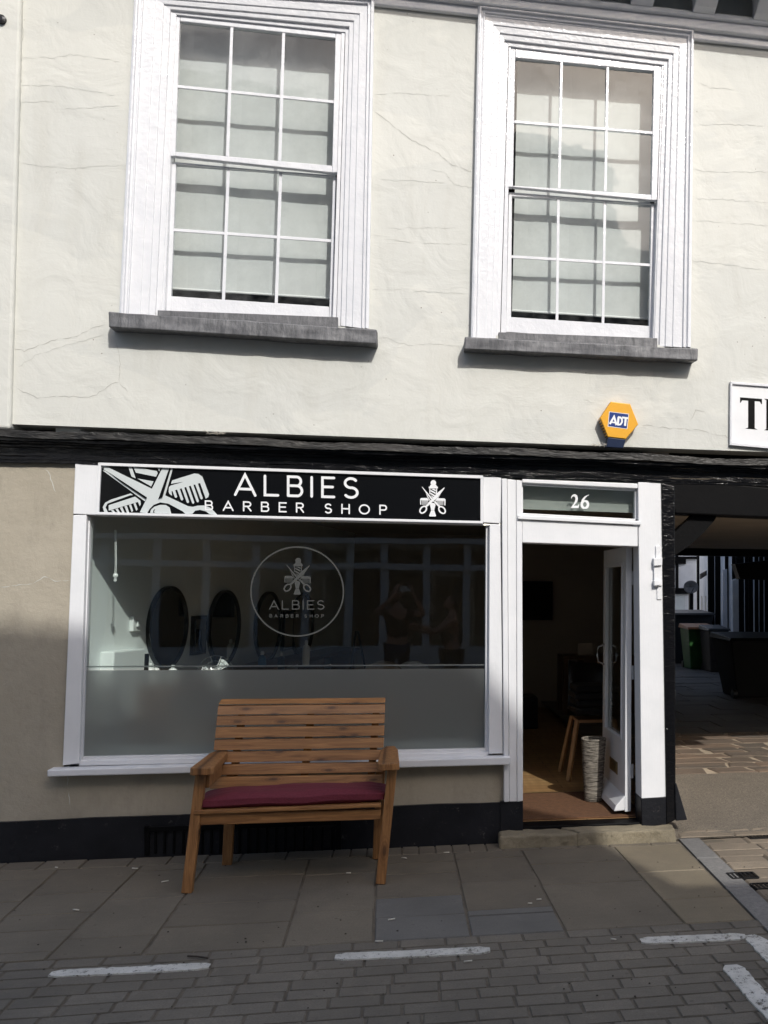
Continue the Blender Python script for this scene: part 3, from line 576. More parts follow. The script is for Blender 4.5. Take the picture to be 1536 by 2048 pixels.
# ------------------------------------------------------------ shop interior shell
lw0=Vector((-2.13,.1,0)); lwd=Vector((SK,1,0)); ID=6.5
m=MB(); a=lw0; b=lw0+lwd*(ID); m.hexa([(a.x-.15,a.y,0),(a.x,a.y,0),(a.x,a.y,2.75),(a.x-.15,a.y,2.75)],[(b.x-.15,b.y,0),(b.x,b.y,0),(b.x,b.y,2.75),(b.x-.15,b.y,2.75)]); m.build('inner_side_wall','int_white',B)
m=MB(); m.box(-1.2,3.6,ID,ID+.12,0,2.75); m.build('inner_back_wall','int_wall',B)
m=MB(); m.hexa([(-2.5,.1,2.45),(1.73,.1,2.45),(1.73,.1,2.70),(-2.5,.1,2.70)],[(-1,ID,2.45),(3.3,ID,2.45),(3.3,ID,2.70),(-1,ID,2.70)]); m.build('inner_ceiling','int_ceiling',B)
m=MB(); m.hexa([(-2.5,.14,.02),(1.9,.14,.02),(1.9,.14,.10),(-2.5,.14,.10)],[(-1,ID,.02),(3.3,ID,.02),(3.3,ID,.10),(-1,ID,.10)]); m.build('inner_floor','floor_wood',B)
m=MB(); m.box(-2.15,.62,.10,.24,.02,.66); m.build('inner_apron','int_white',B)
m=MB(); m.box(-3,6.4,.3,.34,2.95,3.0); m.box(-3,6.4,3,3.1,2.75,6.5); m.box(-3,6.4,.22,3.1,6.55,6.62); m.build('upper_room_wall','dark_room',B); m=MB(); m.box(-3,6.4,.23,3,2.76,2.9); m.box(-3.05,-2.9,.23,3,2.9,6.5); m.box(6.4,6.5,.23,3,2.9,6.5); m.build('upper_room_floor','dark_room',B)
m=MB(); m.box(-2.66,-2.5,0.2,ID,0,2.9); m.build('gable_wall','render',B)
m=MB(); m.box(-2.66,6.5,8.85,9.,2.62,5.5); m.build('rear_wall','opposite_render',B)
m=MB(); m.box(.80,1.9,.992,1.03,.10,.108); m.build('floor_trim','brass',B)
# threshold, mat, step
m=MB(); m.box(.79,1.66,-.005,.14,.05,.098); m.build('threshold','black_timber',B,bevel=.006)
mt=MB(); mt.box(.84,1.72,.145,.99,.10,.112); mt=mt.build('doormat','coir',None,bevel=.004); tag(mt,'brown coir doormat filling the floor just inside the open door','doormat')
def rough_block(mb,poly,z0,z1,ins=.02,seed=1):
    random.seed(seed); n=len(poly); c=Vector((sum(p[0] for p in poly)/n,sum(p[1] for p in poly)/n))
    top=[(c.x+(x-c.x)*(1-ins),c.y+(y-c.y)*(1-ins*2.5),z1+random.uniform(-.004,.004)) for x,y in poly]; mid=[(x,y,z1-.02) for x,y in poly]; bot=[(x,y,z0) for x,y in poly]
    mb.add(bot+mid+top,[tuple(range(2*n,3*n))]+[(i,(i+1)%n,(i+1)%n+n,i+n) for i in range(n)]+[(i+n,(i+1)%n+n,(i+1)%n+2*n,i+2*n) for i in range(n)])
def wob(x0,x1,y,n,amp,rev=False):
    l=[(x0+(x1-x0)*i/n,y+random.uniform(-amp,amp)) for i in range(n+1)]; return l[::-1] if rev else l
random.seed(5)
def stn(o):
    sub=o.modifiers.new('s','SUBSURF'); sub.subdivision_type='SIMPLE'; sub.levels=sub.render_levels=3
    tx=bpy.data.textures.new('cs','CLOUDS'); tx.noise_scale=.09; dm=o.modifiers.new('d','DISPLACE'); dm.texture=tx; dm.strength=.02; dm.texture_coords='GLOBAL'
st=thing('door_step',(1.3,-.1,0),'worn cracked sandstone doorstep below the open shop door','step')
a=MB(); rough_block(a,wob(.655,1.16,-.165,9,.006)+[(1.19,-.14),(1.15,-.08),(1.09,-.03),(1.06,.015)]+[(.66,.015)],-.01,.078,.012,2); stn(a.build('step_stone','step_stone',st,bevel=.014,seg=4))
a=MB(); rough_block(a,wob(1.175,1.86,-.162,9,.006)+[(1.87,-.06),(1.84,.01)]+[(1.075,.015),(1.105,-.03),(1.165,-.08),(1.20,-.14)],-.01,.082,.012,3); stn(a.build('step_stone','step_stone',st,bevel=.014,seg=4))
# ------------------------------------------------------------ shop sign
SG=thing('shop_sign',at(560,985,-.03),'long black barber shop fascia sign with white lettering, scissors and combs','sign')
m=MB(); m.pq([(201,931),(962,957),(961,1042),(197,1024)],-.030,-.005); m.build('sign_panel','sign_black',SG)
m=MB(); m.pq([(196,925),(966,951),(966,957),(202,931)],-.048,-.004); m.pq([(196,925.5),(202,931),(197.5,1024),(191,1029)],-.046,-.004); m.pq([(961,957),(966,951.5),(966,1047),(961,1042)],-.046,-.004); m.pq([(197,1024),(961,1042),(966,1047),(191,1029)],-.048,-.004)
m.build('sign_frame','white_trim',SG,bevel=.002)
fl=Flat(-.0315,lambda a,b:at(a,b,-.031))
fl.stroke([(470.5,989.3),(490,949.5),(510.5,991)],5.2); fl.stroke([(477.5,977.6),(504,978.8)],5)
px_text(fl,[('L',530,556),('B',576.5,604),('I',623.5,624),('E',645,668),('S',688,716)],952,990,530,.03,5.2)
fl.mb.build('lettering','vinyl_white',SG); fl=Flat(-.0317,lambda a,b:at(a,b,-.031))
WORDS=[('B',411,425),('A',447,466),('R',487.5,502),('B',523.5,537.5),('E',559,572.5),('R',593.5,607),('@',0,0),('S',650,663),('H',684,698.5),('O',719,738.5),('P',760,773)]
px_text(fl,WORDS[:6],1002,1019.5,411,.0255,2.9); fl.mb.build('lettering','vinyl_white',SG); fl=Flat(-.0317,lambda a,b:at(a,b,-.031))
px_text(fl,WORDS[7:],1002,1019.5,411,.0255,2.9); fl.mb.build('lettering','vinyl_white',SG)
fl=Flat(-.0306,None); logo(fl,lambda x,y:(800+x/11.815,940+y/11.815)); fl.mb.build('small_emblem','vinyl_white',SG)
q=lambda x,y:at(195+x/6.144,925+y/6.144,-.0306)
fl=Flat(-.0303,q); P=fl.poly
P([(38,40),(95,42),(668,322),(800,62),(884,66),(750,450),(835,405),(1110,535),(1170,545),(1230,530),(1320,528),(1395,560),(1475,645),(1380,636),(1330,600),(1260,582),(1200,592),(1165,630),(1080,632),(1050,602),(870,505),(770,490),(690,520),(640,570),(610,622),(520,612),(600,450),(400,330),(110,105),(80,92)])
P([(905,66),(928,70),(832,405),(798,432)]); P([(100,105),(600,452),(580,475),(60,95)])
P([(375,45),(418,47),(470,196),(418,172)]); P([(440,54),(730,105),(740,130),(720,175),(472,125)]); P([(735,60),(775,62),(758,108)]); P([(488,196),(690,232),(660,294)])
# combs
P([(903,262),(918,220),(1190,135),(1240,140),(1290,175),(1372,390),(1362,425),(1330,445),(1262,255),(1245,250),(1236,225),(1200,215)])
P([(895,285),(1240,185),(1275,215),(1250,255),(905,355)])
for i,(x,y) in enumerate([(1212,262),(1158,278),(1102,295),(1046,312),(992,330),(935,348)]): L=[185,205,205,180,130,80][i]; P([(x-14,y),(x+20,y-8),(x+20+L*.34,y-8+L),(x+4+L*.36,y+8+L),(x-12+L*.36,y+L)])
P([(880,300),(905,290),(918,410),(885,385),(876,360)])
P([(105,545),(125,505),(400,405),(438,400),(410,380),(170,455),(95,495),(66,550),(85,608),(130,610),(100,550)]); P([(140,525),(465,420),(530,470),(535,510),(522,540),(500,485),(140,592)])
for i in range(6): x=165+i*56; y=590-i*17; P([(x,y),(x+30,y-8),(x+60,618),(x+32,618)] if i<4 else [(x,y),(x+26,y-8),(x+52,y+70),(x+34,y+90)])
P([(650,620),(660,580),(700,545),(770,522),(840,522),(890,555),(908,628)])
fl.mb.build('large_emblem','vinyl_grey',SG)
fl.to=q; fb=Flat(-.0375,q); fb.poly([(125,110),(612,430),(600,452),(300,250)]); fb.poly([(886,66),(902,66),(798,430),(750,450)]); fb.poly([(690,620),(690,590),(712,570),(700,600),(704,620)])
fb.poly(arc(77,70,9,9,0,360,10)[:-1]); fb.mb.build('emblem_cut','sign_black',SG)
# ------------------------------------------------------------ alarm box
AL=thing('alarm_box',at(1235,880,-.02),'yellow hexagonal burglar alarm box with blue badge above the beam','alarm box')
Q=lambda x,y:(1150+x/3.98,740+y/3.98)
front=[(287,250),(440,268),(505,432),(405,550),(262,533),(200,382)]; back=[(268,243),(445,262),(510,425),(415,548),(256,528),(188,378)]
m=MB(); f=[at(*Q(*p),-.085) for p in front]; fb_=[at(*Q(*p),-.072) for p in front]; cx=sum((p for p in f),Vector())/6
f2=[cx+(p-cx)*.97 for p in f]; bk=[cx+(p-cx)*1.0 for p in f]; bk=[Vector((p.x,-.01,p.z)) for p in bk]
m.add(f2+[Vector((p.x,-.079,p.z)) for p in [cx+(p-cx)*1.0 for p in f]]+bk,[tuple(range(6))]+[(i,(i+1)%6,(i+1)%6+6,i+6) for i in range(6)]+[(i+6,(i+1)%6+6,(i+1)%6+12,i+12) for i in range(6)]+[tuple(range(17,11,-1))])
m.build('casing','alarm_yellow',AL,bevel=.002)
m=MB(); a=[at(*Q(*p),-.081) for p in ((262,536),(405,553),(384,622),(252,612))]; m.hexa(a,[Vector((p.x,-.005,p.z)) for p in a]); m.build('strobe','alarm_navy',AL,bevel=.004)
m=MB()
for i in range(7):
    z=f[5].z-.012-(f[5].z-f[4].z)*i/7.; t=(f[5].z-z)/(f[5].z-f[4].z); x=f[5].x+(f[4].x-f[5].x)*t; m.box(x-.006,x+.004,-.072,-.02,z-.004,z+.002)
m.build('louvre','alarm_navy',AL)
fl=Flat(-.0855,lambda a,b:at(*Q(a,b),-.087)); fl.poly([(272,330),(430,349),(416,470),(261,450)]); fl.mb.build('badge_border','vinyl_white',AL)
fl=Flat(-.0862,lambda a,b:at(*Q(a,b),-.087)); fl.poly([(276,334),(426,353),(412,466),(266,446)]); fl.mb.build('badge','alarm_blue',AL)
fl=Flat(-.0868,lambda a,b:at(*Q(a,b),-.088)); fl.stroke([(277,430),(311,372),(330,438)],17,caps=False); fl.stroke([(292,415),(328,420)],11,caps=False)
fl.stroke([(340,435),(347,375)],17,caps=False); fl.stroke([(342,374),(362,378),(374,392),(374,415),(362,433),(338,436)],14,caps=False); fl.stroke([(398,445),(404,384)],17,caps=False); fl.stroke([(374,378),(424,384)],15,caps=False)
fl.mb.build('badge_lettering','vinyl_white',AL)
# ------------------------------------------------------------ THE MEWS plate
PL=thing('street_name_plate',at(1536,830,-.02),'white framed street name plate with large black serif capitals at the right edge','sign')
m=MB(); m.pq([(1464,768),(2300,829),(2300,958),(1463,886)],-.014,-.002); m.build('plate','white_trim',PL)
m=MB(); m.pq([(1461,763),(2304,824),(2300,829),(1465,768)],-.03,-.002); m.pq([(1461,763.5),(1465,768),(1464,886),(1460,890)],-.028,-.002); m.pq([(1464,885),(2300,957),(2304,963),(1460,890)],-.03,-.002); m.pq([(2300,829),(2304,824),(2304,963),(2300,957)],-.03,-.002); m.build('plate_frame','gloss_white',PL,bevel=.002)
fl=Flat(-.0145,None)
def serif(ch,x0,w):
    def to(x,z):
        X=x0+w*x; yt=794+(X-1480)*.073; yb=856.5+(X-1480)*.078; return at(X,yb+(yt-yb)*z,-.0145)
    fl.to=to; P=fl.poly; k=44./w
    if ch=='T': P([(0,.99),(1,.99),(1,.82),(.965,.82),(.90,.90),(.10,.90),(.035,.82),(0,.82)]); P([(.37,.92),(.67,.92),(.67,.04),(.80,.0),(.24,.0),(.37,.04)])
    elif ch=='H':
        for o in (0,.62): P([(o,1),(o+.38,1),(o+.30,.96),(o+.30,.04),(o+.38,0),(o,0),(o+.08,.04),(o+.08,.96)])
        P([(.29,.54),(.71,.54),(.71,.47),(.29,.47)])
    elif ch=='E':
        P([(0,1),(.42,1),(.42,0),(0,0),(.12,.04),(.12,.96)]); P([(.41,1),(.95,1),(1,.8),(.95,.8),(.85,.93),(.41,.93)]); P([(.41,.54),(.8,.54),(.8,.47),(.41,.47)]); P([(.41,.0),(.97,.0),(1.02,.22),(.97,.22),(.87,.07),(.41,.07)])
    elif ch=='M': P([(0,0),(.2,0),(.12,.05),(.12,.8),(.5,.0),(.85,.8),(.85,0),(1.1,0),(1.1,.96),(1.1,1),(.85,1),(.54,.35),(.25,1),(0,1),(.06,.95),(.06,.05)])
    elif ch=='W': P([(0,1),(.28,1),(.22,.96),(.38,.3),(.55,.98),(.75,.3),(.9,.96),(.84,1),(1.08,1),(1,.96),(.74,0),(.66,0),(.5,.62),(.36,0),(.28,0),(.06,.96)])
    elif ch=='S': fl.stroke([(x,z) for x,z in arc(.5,.75,.36,.22,30,265,12)+arc(.5,.25,.38,.23,80,-150,12)],.15)
xx=1480
for ch,w,ad in (('T',44,48),('H',58,64),('E',46,76),('M',62,76),('E',46,54),('W',74,84),('S',42,0)): serif(ch,xx,w); xx+=ad
fl.mb.build('plate_lettering','black_timber',PL)
m=MB(); m.lathe(at(2,38,-.05),[(.012,-.01),(.03,-.005),(.03,.03),(.012,.05)],12,'y'); o=m.build('wall_hook','dark_metal',None); tag(o,'small rusty iron hook on the wall at the top left corner','hook')
# ------------------------------------------------------------ BENCH
def bench():
    L0=gz(371,1784); R0=gz(761,1767); fy=(L0.y+R0.y)/2; xl=L0.x+.10; xr=R0.x-.005
    bt=thing('garden_bench',((xl+xr)/2,fy+.25,0),'brown slatted wooden two-seat bench on the pavement below the shop window','bench')
    lean=.035; s0=fy+.05; hi=.445; bY=fy+.52
    def leg(x,xb,yt,yb,zt,w=.056,d=.058):
        m=MB(); m.beam((xb,yb,0),(x,yt,zt),d,w,(1,0,0)); return m
    leg(L0.x+.055,L0.x+.01,fy+.03,fy,.665).build('leg','pine_leg',bt,bevel=.005); leg(R0.x+.052,R0.x,fy+.03,fy,.665).build('leg','pine_leg',bt,bevel=.005)
    leg(xl+.045,xl+.03,bY-.03,bY+.02,.60).build('leg','pine_leg',bt,bevel=.005); leg(xr-.02,xr-.03,bY-.03,bY+.02,.60).build('leg','pine_leg',bt,bevel=.005)
    # side rails and arm posts
    for x in (L0.x+.075,R0.x+.03):
        m=MB(); m.beam((x,fy+.03,.41),(x,bY+.02,.37),.03,.07); m.build('side_rail','pine_leg',bt,bevel=.004)
        m=MB(); m.beam((x+.01,fy+.03,.60),(x+.01,bY-.02,.60),.028,.07); m.build('arm_rail','pine_leg',bt,bevel=.004)
        m=MB(); m.prism([(x-.065,fy-.06,.655),(x-.045,fy-.075,.655),(x+.045,fy-.075,.655),(x+.062,fy-.06,.655),(x+.05,bY-.10,.655),(x+.03,bY+.03,.655),(x-.03,bY+.03,.655),(x-.055,bY-.10,.655)],(0,0,.042)); m.build('armrest','pine_leg',bt,bevel=.006)
    A=at(389,1628,fy-.0); Bx=at(762,1619,fy); A2=at(389,1651,fy); B2=at(762,1639,fy)
    m=MB(); m.hexa([A,Bx,B2,A2],[Vector((p.x,p.y+.03,p.z)) for p in (A,Bx,B2,A2)]); m.build('front_rail','pine',bt,bevel=.004)
    ztop=A.z+.022
    for k in range(5):
        y=fy-.02+k*.096; m=MB(); z=ztop-.008*k; x0=A.x+.006*k; x1=Bx.x; m.hexa([(x0,y,z-.022),(x1,y,z-.015),(x1,y,z+.007),(x0,y,z)],[(x0,y+.088,z-.022),(x1,y+.088,z-.015),(x1,y+.088,z+.007),(x0,y+.088,z)]); m.build('seat_slat','pine',bt,bevel=.004)
    # back: 8 slats measured, leaning back, top slat rolled
    ys=[(1398,1408),(1410,1429),(1431,1450),(1454,1475.5),(1478.5,1500),(1503,1525),(1528,1550),(1553,1577)]
    for i,(a,b) in enumerate(ys):
        b-=.9
        ya=bY+.045-i*.022; yb=ya-.018
        if i==0: ya+=.03
        if i==1: ya+=.008
        ua=(a-1398)/180.; ub=(b-1398)/180.
        xl_=[437-18*u for u in (ua,ub)]; xr_=[771-7*u for u in (ua,ub)]
        if i==0: xl_[0]+=5
        da=-2; db=-5
        y2=lambda y,x:y-(x-437)*(.008+.000*(y-1398))-(0)
        TL=at(xl_[0],a+2-(0),ya); TR=at(xr_[0],a-1.0+(-2.2)*ua,ya); BR=at(xr_[1],b-1-(4.5*ub),yb); BL=at(xl_[1],b+2,yb)
        m=MB(); off=Vector((0,.022,.004)); m.hexa([TL,TR,BR,BL],[p+off for p in (TL,TR,BR,BL)]); m.build('back_slat','pine',bt,bevel=.0035)
    for x in (xl+.06,(xl+xr)/2,xr-.075):
        m=MB(); m.beam((x-.01,bY-.13+.02,.36),(x+.015,bY+.085,.90),.045,.028); m.build('back_strut','pine_leg',bt,bevel=.003)
    # cushion
    cm=bmesh.new(); bmesh.ops.create_cube(cm,size=1)
    me=bpy.data.meshes.new('seat_cushion'); 
    for v in cm.verts: v.co=Vector((v.co.x*1.07,v.co.y*.42,v.co.z*.082))
    bmesh.ops.subdivide_edges(cm,edges=cm.edges[:],cuts=9,use_grid_fill=True)
    random.seed(11)
    for v in cm.verts:
        u=v.co.x/.535; w=v.co.y/.21; edge=(1-abs(u)**6)*(1-abs(w)**5)
        v.co.z*= .45+.75*max(0,edge)**.5; v.co.x*=1-.02*abs(w)**3; v.co.y*=1-.05*abs(u)**4
        v.co.z+=.005*math.sin(u*7+w*2)+.003*math.sin(u*19)
    for f in cm.faces: f.smooth=True
    cm.to_mesh(me); cm.free(); o=bpy.data.objects.new('seat_cushion',me); C.objects.link(o); me.materials.append(M['cushion'])
    o.location=((A.x+Bx.x)/2+.012,fy+.205,ztop+.026); o.rotation_euler=(R(-4),R(-.6),0)
    s=o.modifiers.new('s','SUBSURF'); s.levels=s.render_levels=2
    tx=bpy.data.textures.new('cl2','CLOUDS'); tx.noise_scale=.09; dm=o.modifiers.new('d','DISPLACE'); dm.texture=tx; dm.strength=.009
    tag(o,'thin burgundy fabric cushion lying on the wooden bench seat','cushion')
bench()
# ------------------------------------------------------------ GROUND
def struct(name,mb,mat,bevel=0): return tag(mb.build(name,mat,None,bevel=bevel),kind='structure')
m=MB(); m.add([(-60,-70,-.03),(60,-70,-.03),(60,60,-.03),(-60,60,-.03)],[(0,1,2,3)]); struct('ground',m,'ground_far')
m=MB(); m.add([(-7,-9.6,-.009),(9,-9.6,-.009),(9,.3,-.009),(-7,.3,-.009)],[(0,1,2,3)]); struct('mortar_bed',m,'joint')
def slab(mb,pts,z=0,dz=.0,ins=.004):
    random_t=(random.uniform(-1,1)*dz,random.uniform(-1,1)*dz); c=sum((Vector((p[0],p[1],0)) for p in pts),Vector())/len(pts)
    top=[];bot=[];n=len(pts)
    for x,y in pts:
        d=Vector((x,y,0))-c; l=max(d.length,.01); k=1-ins/l*1.4; zz=z+random_t[0]*d.x+random_t[1]*d.y
        top.append((c.x+d.x*k,c.y+d.y*k,zz)); bot.append((x,y,z-.007))
    mb.add(top+bot,[tuple(range(n))]+[(i,i+n,(i+1)%n+n,(i+1)%n) for i in range(n)])
# flags: columns measured from the joints seen in the photograph
lines=[((-120,1951),(60,1790)),((68,1941),(250,1765)),((270,1929),(363,1800)),((560,1913),(586,1828)),((746,1899),(752,1734)),((947,1889),(902,1688)),((1142,1880),(1042,1698)),((1389,1868),(1225,1691)),((1535,1862),(1346,1672))]
cols=[]
for a,b in lines:
    A,B_=gz(*a),gz(*b); k=(B_.x-A.x)/(B_.y-A.y); cols.append((A,k))
def colx(i,y): A,k=cols[i]; return A.x+k*(y-A.y)
random.seed(21)
rows=[[],[1790,1830,1862,1905],[1745,1800,1874],[1720,1755,1806,1850],[1716,1748,1823],[1726,1747,1793,1832],[1715,1761,1818,1829],[1724,1765],[1740,1797,1797.1]]
FY0=-.215; FY1=-1.725
mf=MB(); mblue=MB(); msand_lit=MB()
for i in range(-4,9):
    if i<0:
        xf0=lambda y,i=i: colx(0,y)+.62*i; xf1=lambda y,i=i: colx(0,y)+.62*(i+1)
        ys=[FY0,-.5+random.uniform(-.1,.1),-.9+random.uniform(-.1,.1),-1.3+random.uniform(-.1,.1),FY1]
    elif i<8:
        xf0=lambda y,i=i: colx(i,y); xf1=lambda y,i=i: colx(i+1,y)
        r=rows[i+1] if i+1<len(rows) else []
        xm=(lines[i][0][0]+lines[i+1][1][0])/2
        ys=[FY0]+[gz(xm,yy).y for yy in r]+[FY1]
    else: continue
    ys=sorted(set(round(y,3) for y in ys if FY1-.001<=y<=FY0+.001),reverse=True)
    ys=[y for j,y in enumerate(ys) if j==0 or ys[j-1]-y>.05]
    if ys[-1]>FY1+.01: ys[-1]=FY1
    for j,(ya,yb) in enumerate(zip(ys,ys[1:])):
        g=.0055; jt=lambda:random.uniform(-.003,.003)
        pts=[(xf0(yb)+g+jt(),yb+g+jt()),(xf1(yb)-g+jt(),yb+g+jt()),(xf1(ya)-g+jt(),ya-g+jt()),(xf0(ya)+g+jt(),ya-g+jt())]
        tgt=mblue if (i in (4,5) and j>=len(ys)-3) else (msand_lit if i==7 else mf)  # column beside the step takes the flags with sunlight painted in
        slab(tgt,pts,random.uniform(-.002,.001),.004)
# header bricks along the wall
x=-4.5
while x<1.95:
    w=random.uniform(.10,.115) if -.6<x<.65 else random.uniform(.2,.32)
    if x<.64: slab(mf,[(x+.004,FY0+.006),(x+w-.004,FY0+.006),(x+w-.004,-.03),(x+.004,-.03)],random.uniform(-.002,.003),.01)
    else: slab(mf,[(x+.004,FY0+.006),(x+w-.004,FY0+.006),(x+w-.004,-.16),(x+.004,-.16)],random.uniform(-.003,.0),.01)
    x+=w
struct('pavement',mf,'flag'); struct('pavement_slabs',mblue,'flag_blue'); struct('pavement_sandstone_lit',msand_lit,'flag_sand_lit')
# granite kerb strip
mk=MB(); A0,A1=gz(1346,1668),gz(1536,1864); B0,B1=gz(1377,1668),gz(1536,1812); kd=(A1-A0)/(A1.y-A0.y); kd2=(B1-B0)/(B1.y-B0.y)
y=A0.y
kx=lambda y:A0.x+kd.x*(y-A0.y); kx2=lambda y:kx(y)+.155
while y>-3.6:
    yb=y-.62; slab(mk,[(kx(yb)+.004,yb+.004),(kx2(yb)-.004,yb+.004),(kx2(y)-.004,y-.004),(kx(y)+.004,y-.004)],.004,.004); y=yb
struct('kerb_strip',mk,'granite')
# road bricks
mr=MB(); random.seed(33); y=FY1; r=0
while y>-9.4:
    h=random.uniform(.098,.108); yb=y-h; x=-4.2+random.uniform(0,.2); sl=0.0
    while x<3.4:
        w=random.choice([.21,.215,.22,.22,.16,.24]) if y>-4 else .22
        if not (x>kx(max(y,-3.6))-.12 and y>-3.6 and False):
            j=lambda:random.uniform(-.002,.002)
            slab(mr,[(x+.0045+j(),yb+.0045+j()),(x+w-.0045+j(),yb+.0045+j()),(x+w-.0045+j(),y-.0045+j()),(x+.0045+j(),y-.0045+j())],random.uniform(-.003,-.0005),.012,.0035)
        x+=w
    y=yb
struct('road',mr,'brick_pave')
# right-hand setts in front of the passage
ms=MB(); random.seed(41); y=-.12; 
while y>-1.70:
    h=random.uniform(.13,.20); yb=max(y-h,-1.72); x=0
    xs=kx2(y)+.004; xcur=xs
    while xcur<6:
        w=random.uniform(.25,.46); a=max(xcur,kx2(yb)); slab(ms,[(kx2(yb)+.005 if xcur==xs else xcur+.006,yb+.005),(xcur+w-.005,yb+.005),(xcur+w-.005,y-.005),(xcur+.006,y-.005)],random.uniform(-.004,.002),.02,.008); xcur+=w
    y=yb
struct('passage_setts',ms,'sett')
def ramp_z(y): return 0.0 if y<-.12 else min(.2,(y+.12)*.165)
med=MB(); random.seed(51); xx=1.9
while xx<6.5:
    w=random.uniform(.34,.6); slab(med,[(xx+.006,-.118),(xx+w-.006,-.118+random.uniform(-.01,.01)),(xx+w-.006,.03+random.uniform(-.02,.02)),(xx+.006,.03)],.012+random.uniform(-.003,.006),.02,.01); xx+=w
for q_ in range(26):   # broken tarmac edge lapping over the stones
    a_=1.95+q_*.17; slab(med,[(a_,-.03),(a_+random.uniform(.12,.2),-.02+random.uniform(-.03,.02)),(a_+random.uniform(.1,.18),.08),(a_,.09)],.022+random.uniform(0,.006),.03,.02)
struct('passage_edging',med,'sett')
mtm=MB(); N=12
for i in range(N):
    ya=-.12+1.22*i/N; yb=-.12+1.22*(i+1)/N; mtm.add([(1.86,ya,ramp_z(ya)+.002),(9,ya,ramp_z(ya)+.002),(9,yb,ramp_z(yb)+.002),(1.86,yb,ramp_z(yb)+.002)],[(0,1,2,3)])
struct('passage_tarmac',mtm,'tarmac')
mbed=MB(); mbed.add([(1.86,1.10,.196),(9.5,1.10,.196),(9.5,3.3,.196),(1.86,3.3,.196)],[(0,1,2,3)]); struct('passage_mortar',mbed,'pale_mortar')
mcz=MB(); random.seed(63); rows_y=[1.11,1.36,1.58,1.84,2.05,2.34,2.6,2.86,3.06,3.3]; y=1.1
for r,(ya,yb) in enumerate(zip(rows_y,rows_y[1:])):
    x=1.9+random.uniform(0,.2); lean=random.uniform(-.05,.05)
    while x<9:
        w=random.uniform(.24,.62); g=.013; j=lambda a:random.uniform(-a,a)
        if random.random()<.25 and w>.35:
            ym=ya+(yb-ya)*random.uniform(.4,.6); slab(mcz,[(x+g,ya+g),(x+w-g+j(.03),ya+g),(x+w-g,ym-g/2+j(.02)),(x+g,ym-g/2)],.204,.01,.012); slab(mcz,[(x+g,ym+g/2),(x+w-g,ym+g/2+j(.02)),(x+w-g+lean,yb-g),(x+g+lean,yb-g)],.204+j(.003),.01,.012)
        else:
            k=j(.07); slab(mcz,[(x+g+j(.02),ya+g+j(.01)),(x+w-g+k,ya+g+j(.015)),(x+w-g+lean+k*.3,(ya+yb)/2),(x+w-g+lean,yb-g+j(.015)),(x+w*.5+lean,yb-g+j(.02)),(x+g+lean+j(.02),yb-g+j(.015))],.204+j(.004),.012,.012)
        x+=w
struct('passage_paving',mcz,'passage_stone')
mcz=MB(); random.seed(8); mcz2=MB(); mcz2.add([(1.86,3.3,.19),(12,3.3,.19),(30,30,.19),(1.86,30,.19)],[(0,1,2,3)]); struct('yard_bed',mcz2,'joint')
y=3.3
while y<16:
    h=random.uniform(.35,.6); x=1.9+SK*y*.6
    while x<12: w=random.uniform(.5,.9); slab(mcz,[(x+.008,y+.008),(x+w-.008,y+.008),(x+w-.008,y+h-.008),(x+.008,y+h-.008)],.2+random.uniform(-.004,.004),.01); x+=w
    y+=h
struct('yard_paving',mcz,'dark_flag')
# painted bay lines
def paint(pts_px,wm,name,label,seed):
    random.seed(seed); P=[gz(*p,.004) for p in pts_px]; S=[]
    for a,b in zip(P,P[1:]):
        n=max(3,int((b-a).length/.022)); S+=[a.lerp(b,i/n) for i in range(n)]
    S.append(P[-1]); L=[];Rt=[]; n=len(S)
    for i,p in enumerate(S):
        d=(S[min(i+1,n-1)]-S[max(i-1,0)]).normalized(); nn=Vector((-d.y,d.x,0)); e=min(i,n-1-i); w=wm/2*min(1,.55+.25*e)
        L.append(p+nn*(w+random.uniform(-.0035,.0035))); Rt.append(p-nn*(w+random.uniform(-.0035,.0035)))
    z=.0055; vs=[(p.x,p.y,z) for p in L+Rt]; m=MB(); m.add(vs,[(i,i+1,i+1+n,i+n) for i in range(n-1)]); m.add([(p.x,p.y,-.002) for p in L+Rt]+vs,[(i,i+1,i+1+2*n,i+2*n) for i in range(n-1)]+[(i+n,i+n+1,i+1+3*n,i+3*n) for i in range(n-1)])
    o=m.build(name,'paint_line',None); tag(o,kind='structure'); return o
paint([(100,1947.5),(260,1940),(420,1931)],.075,'road_marking','',1); paint([(670,1913.5),(825,1907),(980,1899)],.08,'road_marking','',2)
paint([(1281,1881),(1400,1876.5),(1492,1872)],.085,'road_marking','',3)
paint([(1500,1870),(1515,1882),(1545,1912),(1640,2010)],.10,'road_marking','',4); paint([(1462,1930),(1500,1975),(1536,2013),(1600,2080)],.10,'road_marking','',5)
# drain grates
for (px,py,w,h,lab) in ((1485,1751,.16,.11,'small rusty drain grate set in the setts beside the granite strip'),(1530,1772,.14,.10,'dark drain grate at the right edge just below the small rusty one'),(1536,1671,.30,.12,'dark metal gully grate at the right edge near the passage mouth')):
    p=gz(px,py,.004); g=thing('drain_grate',p,lab,'drain grate'); m=MB(); 
    for k in (-1,1): m.box(p.x-w/2,p.x+w/2,p.y+k*h/2-.006,p.y+k*h/2+.006,-.01,.008); m.box(p.x+k*w/2-.006,p.x+k*w/2+.006,p.y-h/2,p.y+h/2,-.01,.0085)
    m.build('grate_frame','dark_metal',g); m=MB(); n=int(w/.024)
    for k in range(1,n): x=p.x-w/2+k*w/n; m.box(x-.006,x+.006,p.y-h/2+.006,p.y+h/2-.006,-.01,.0065)
    m.build('grate_bars','dark_metal',g)
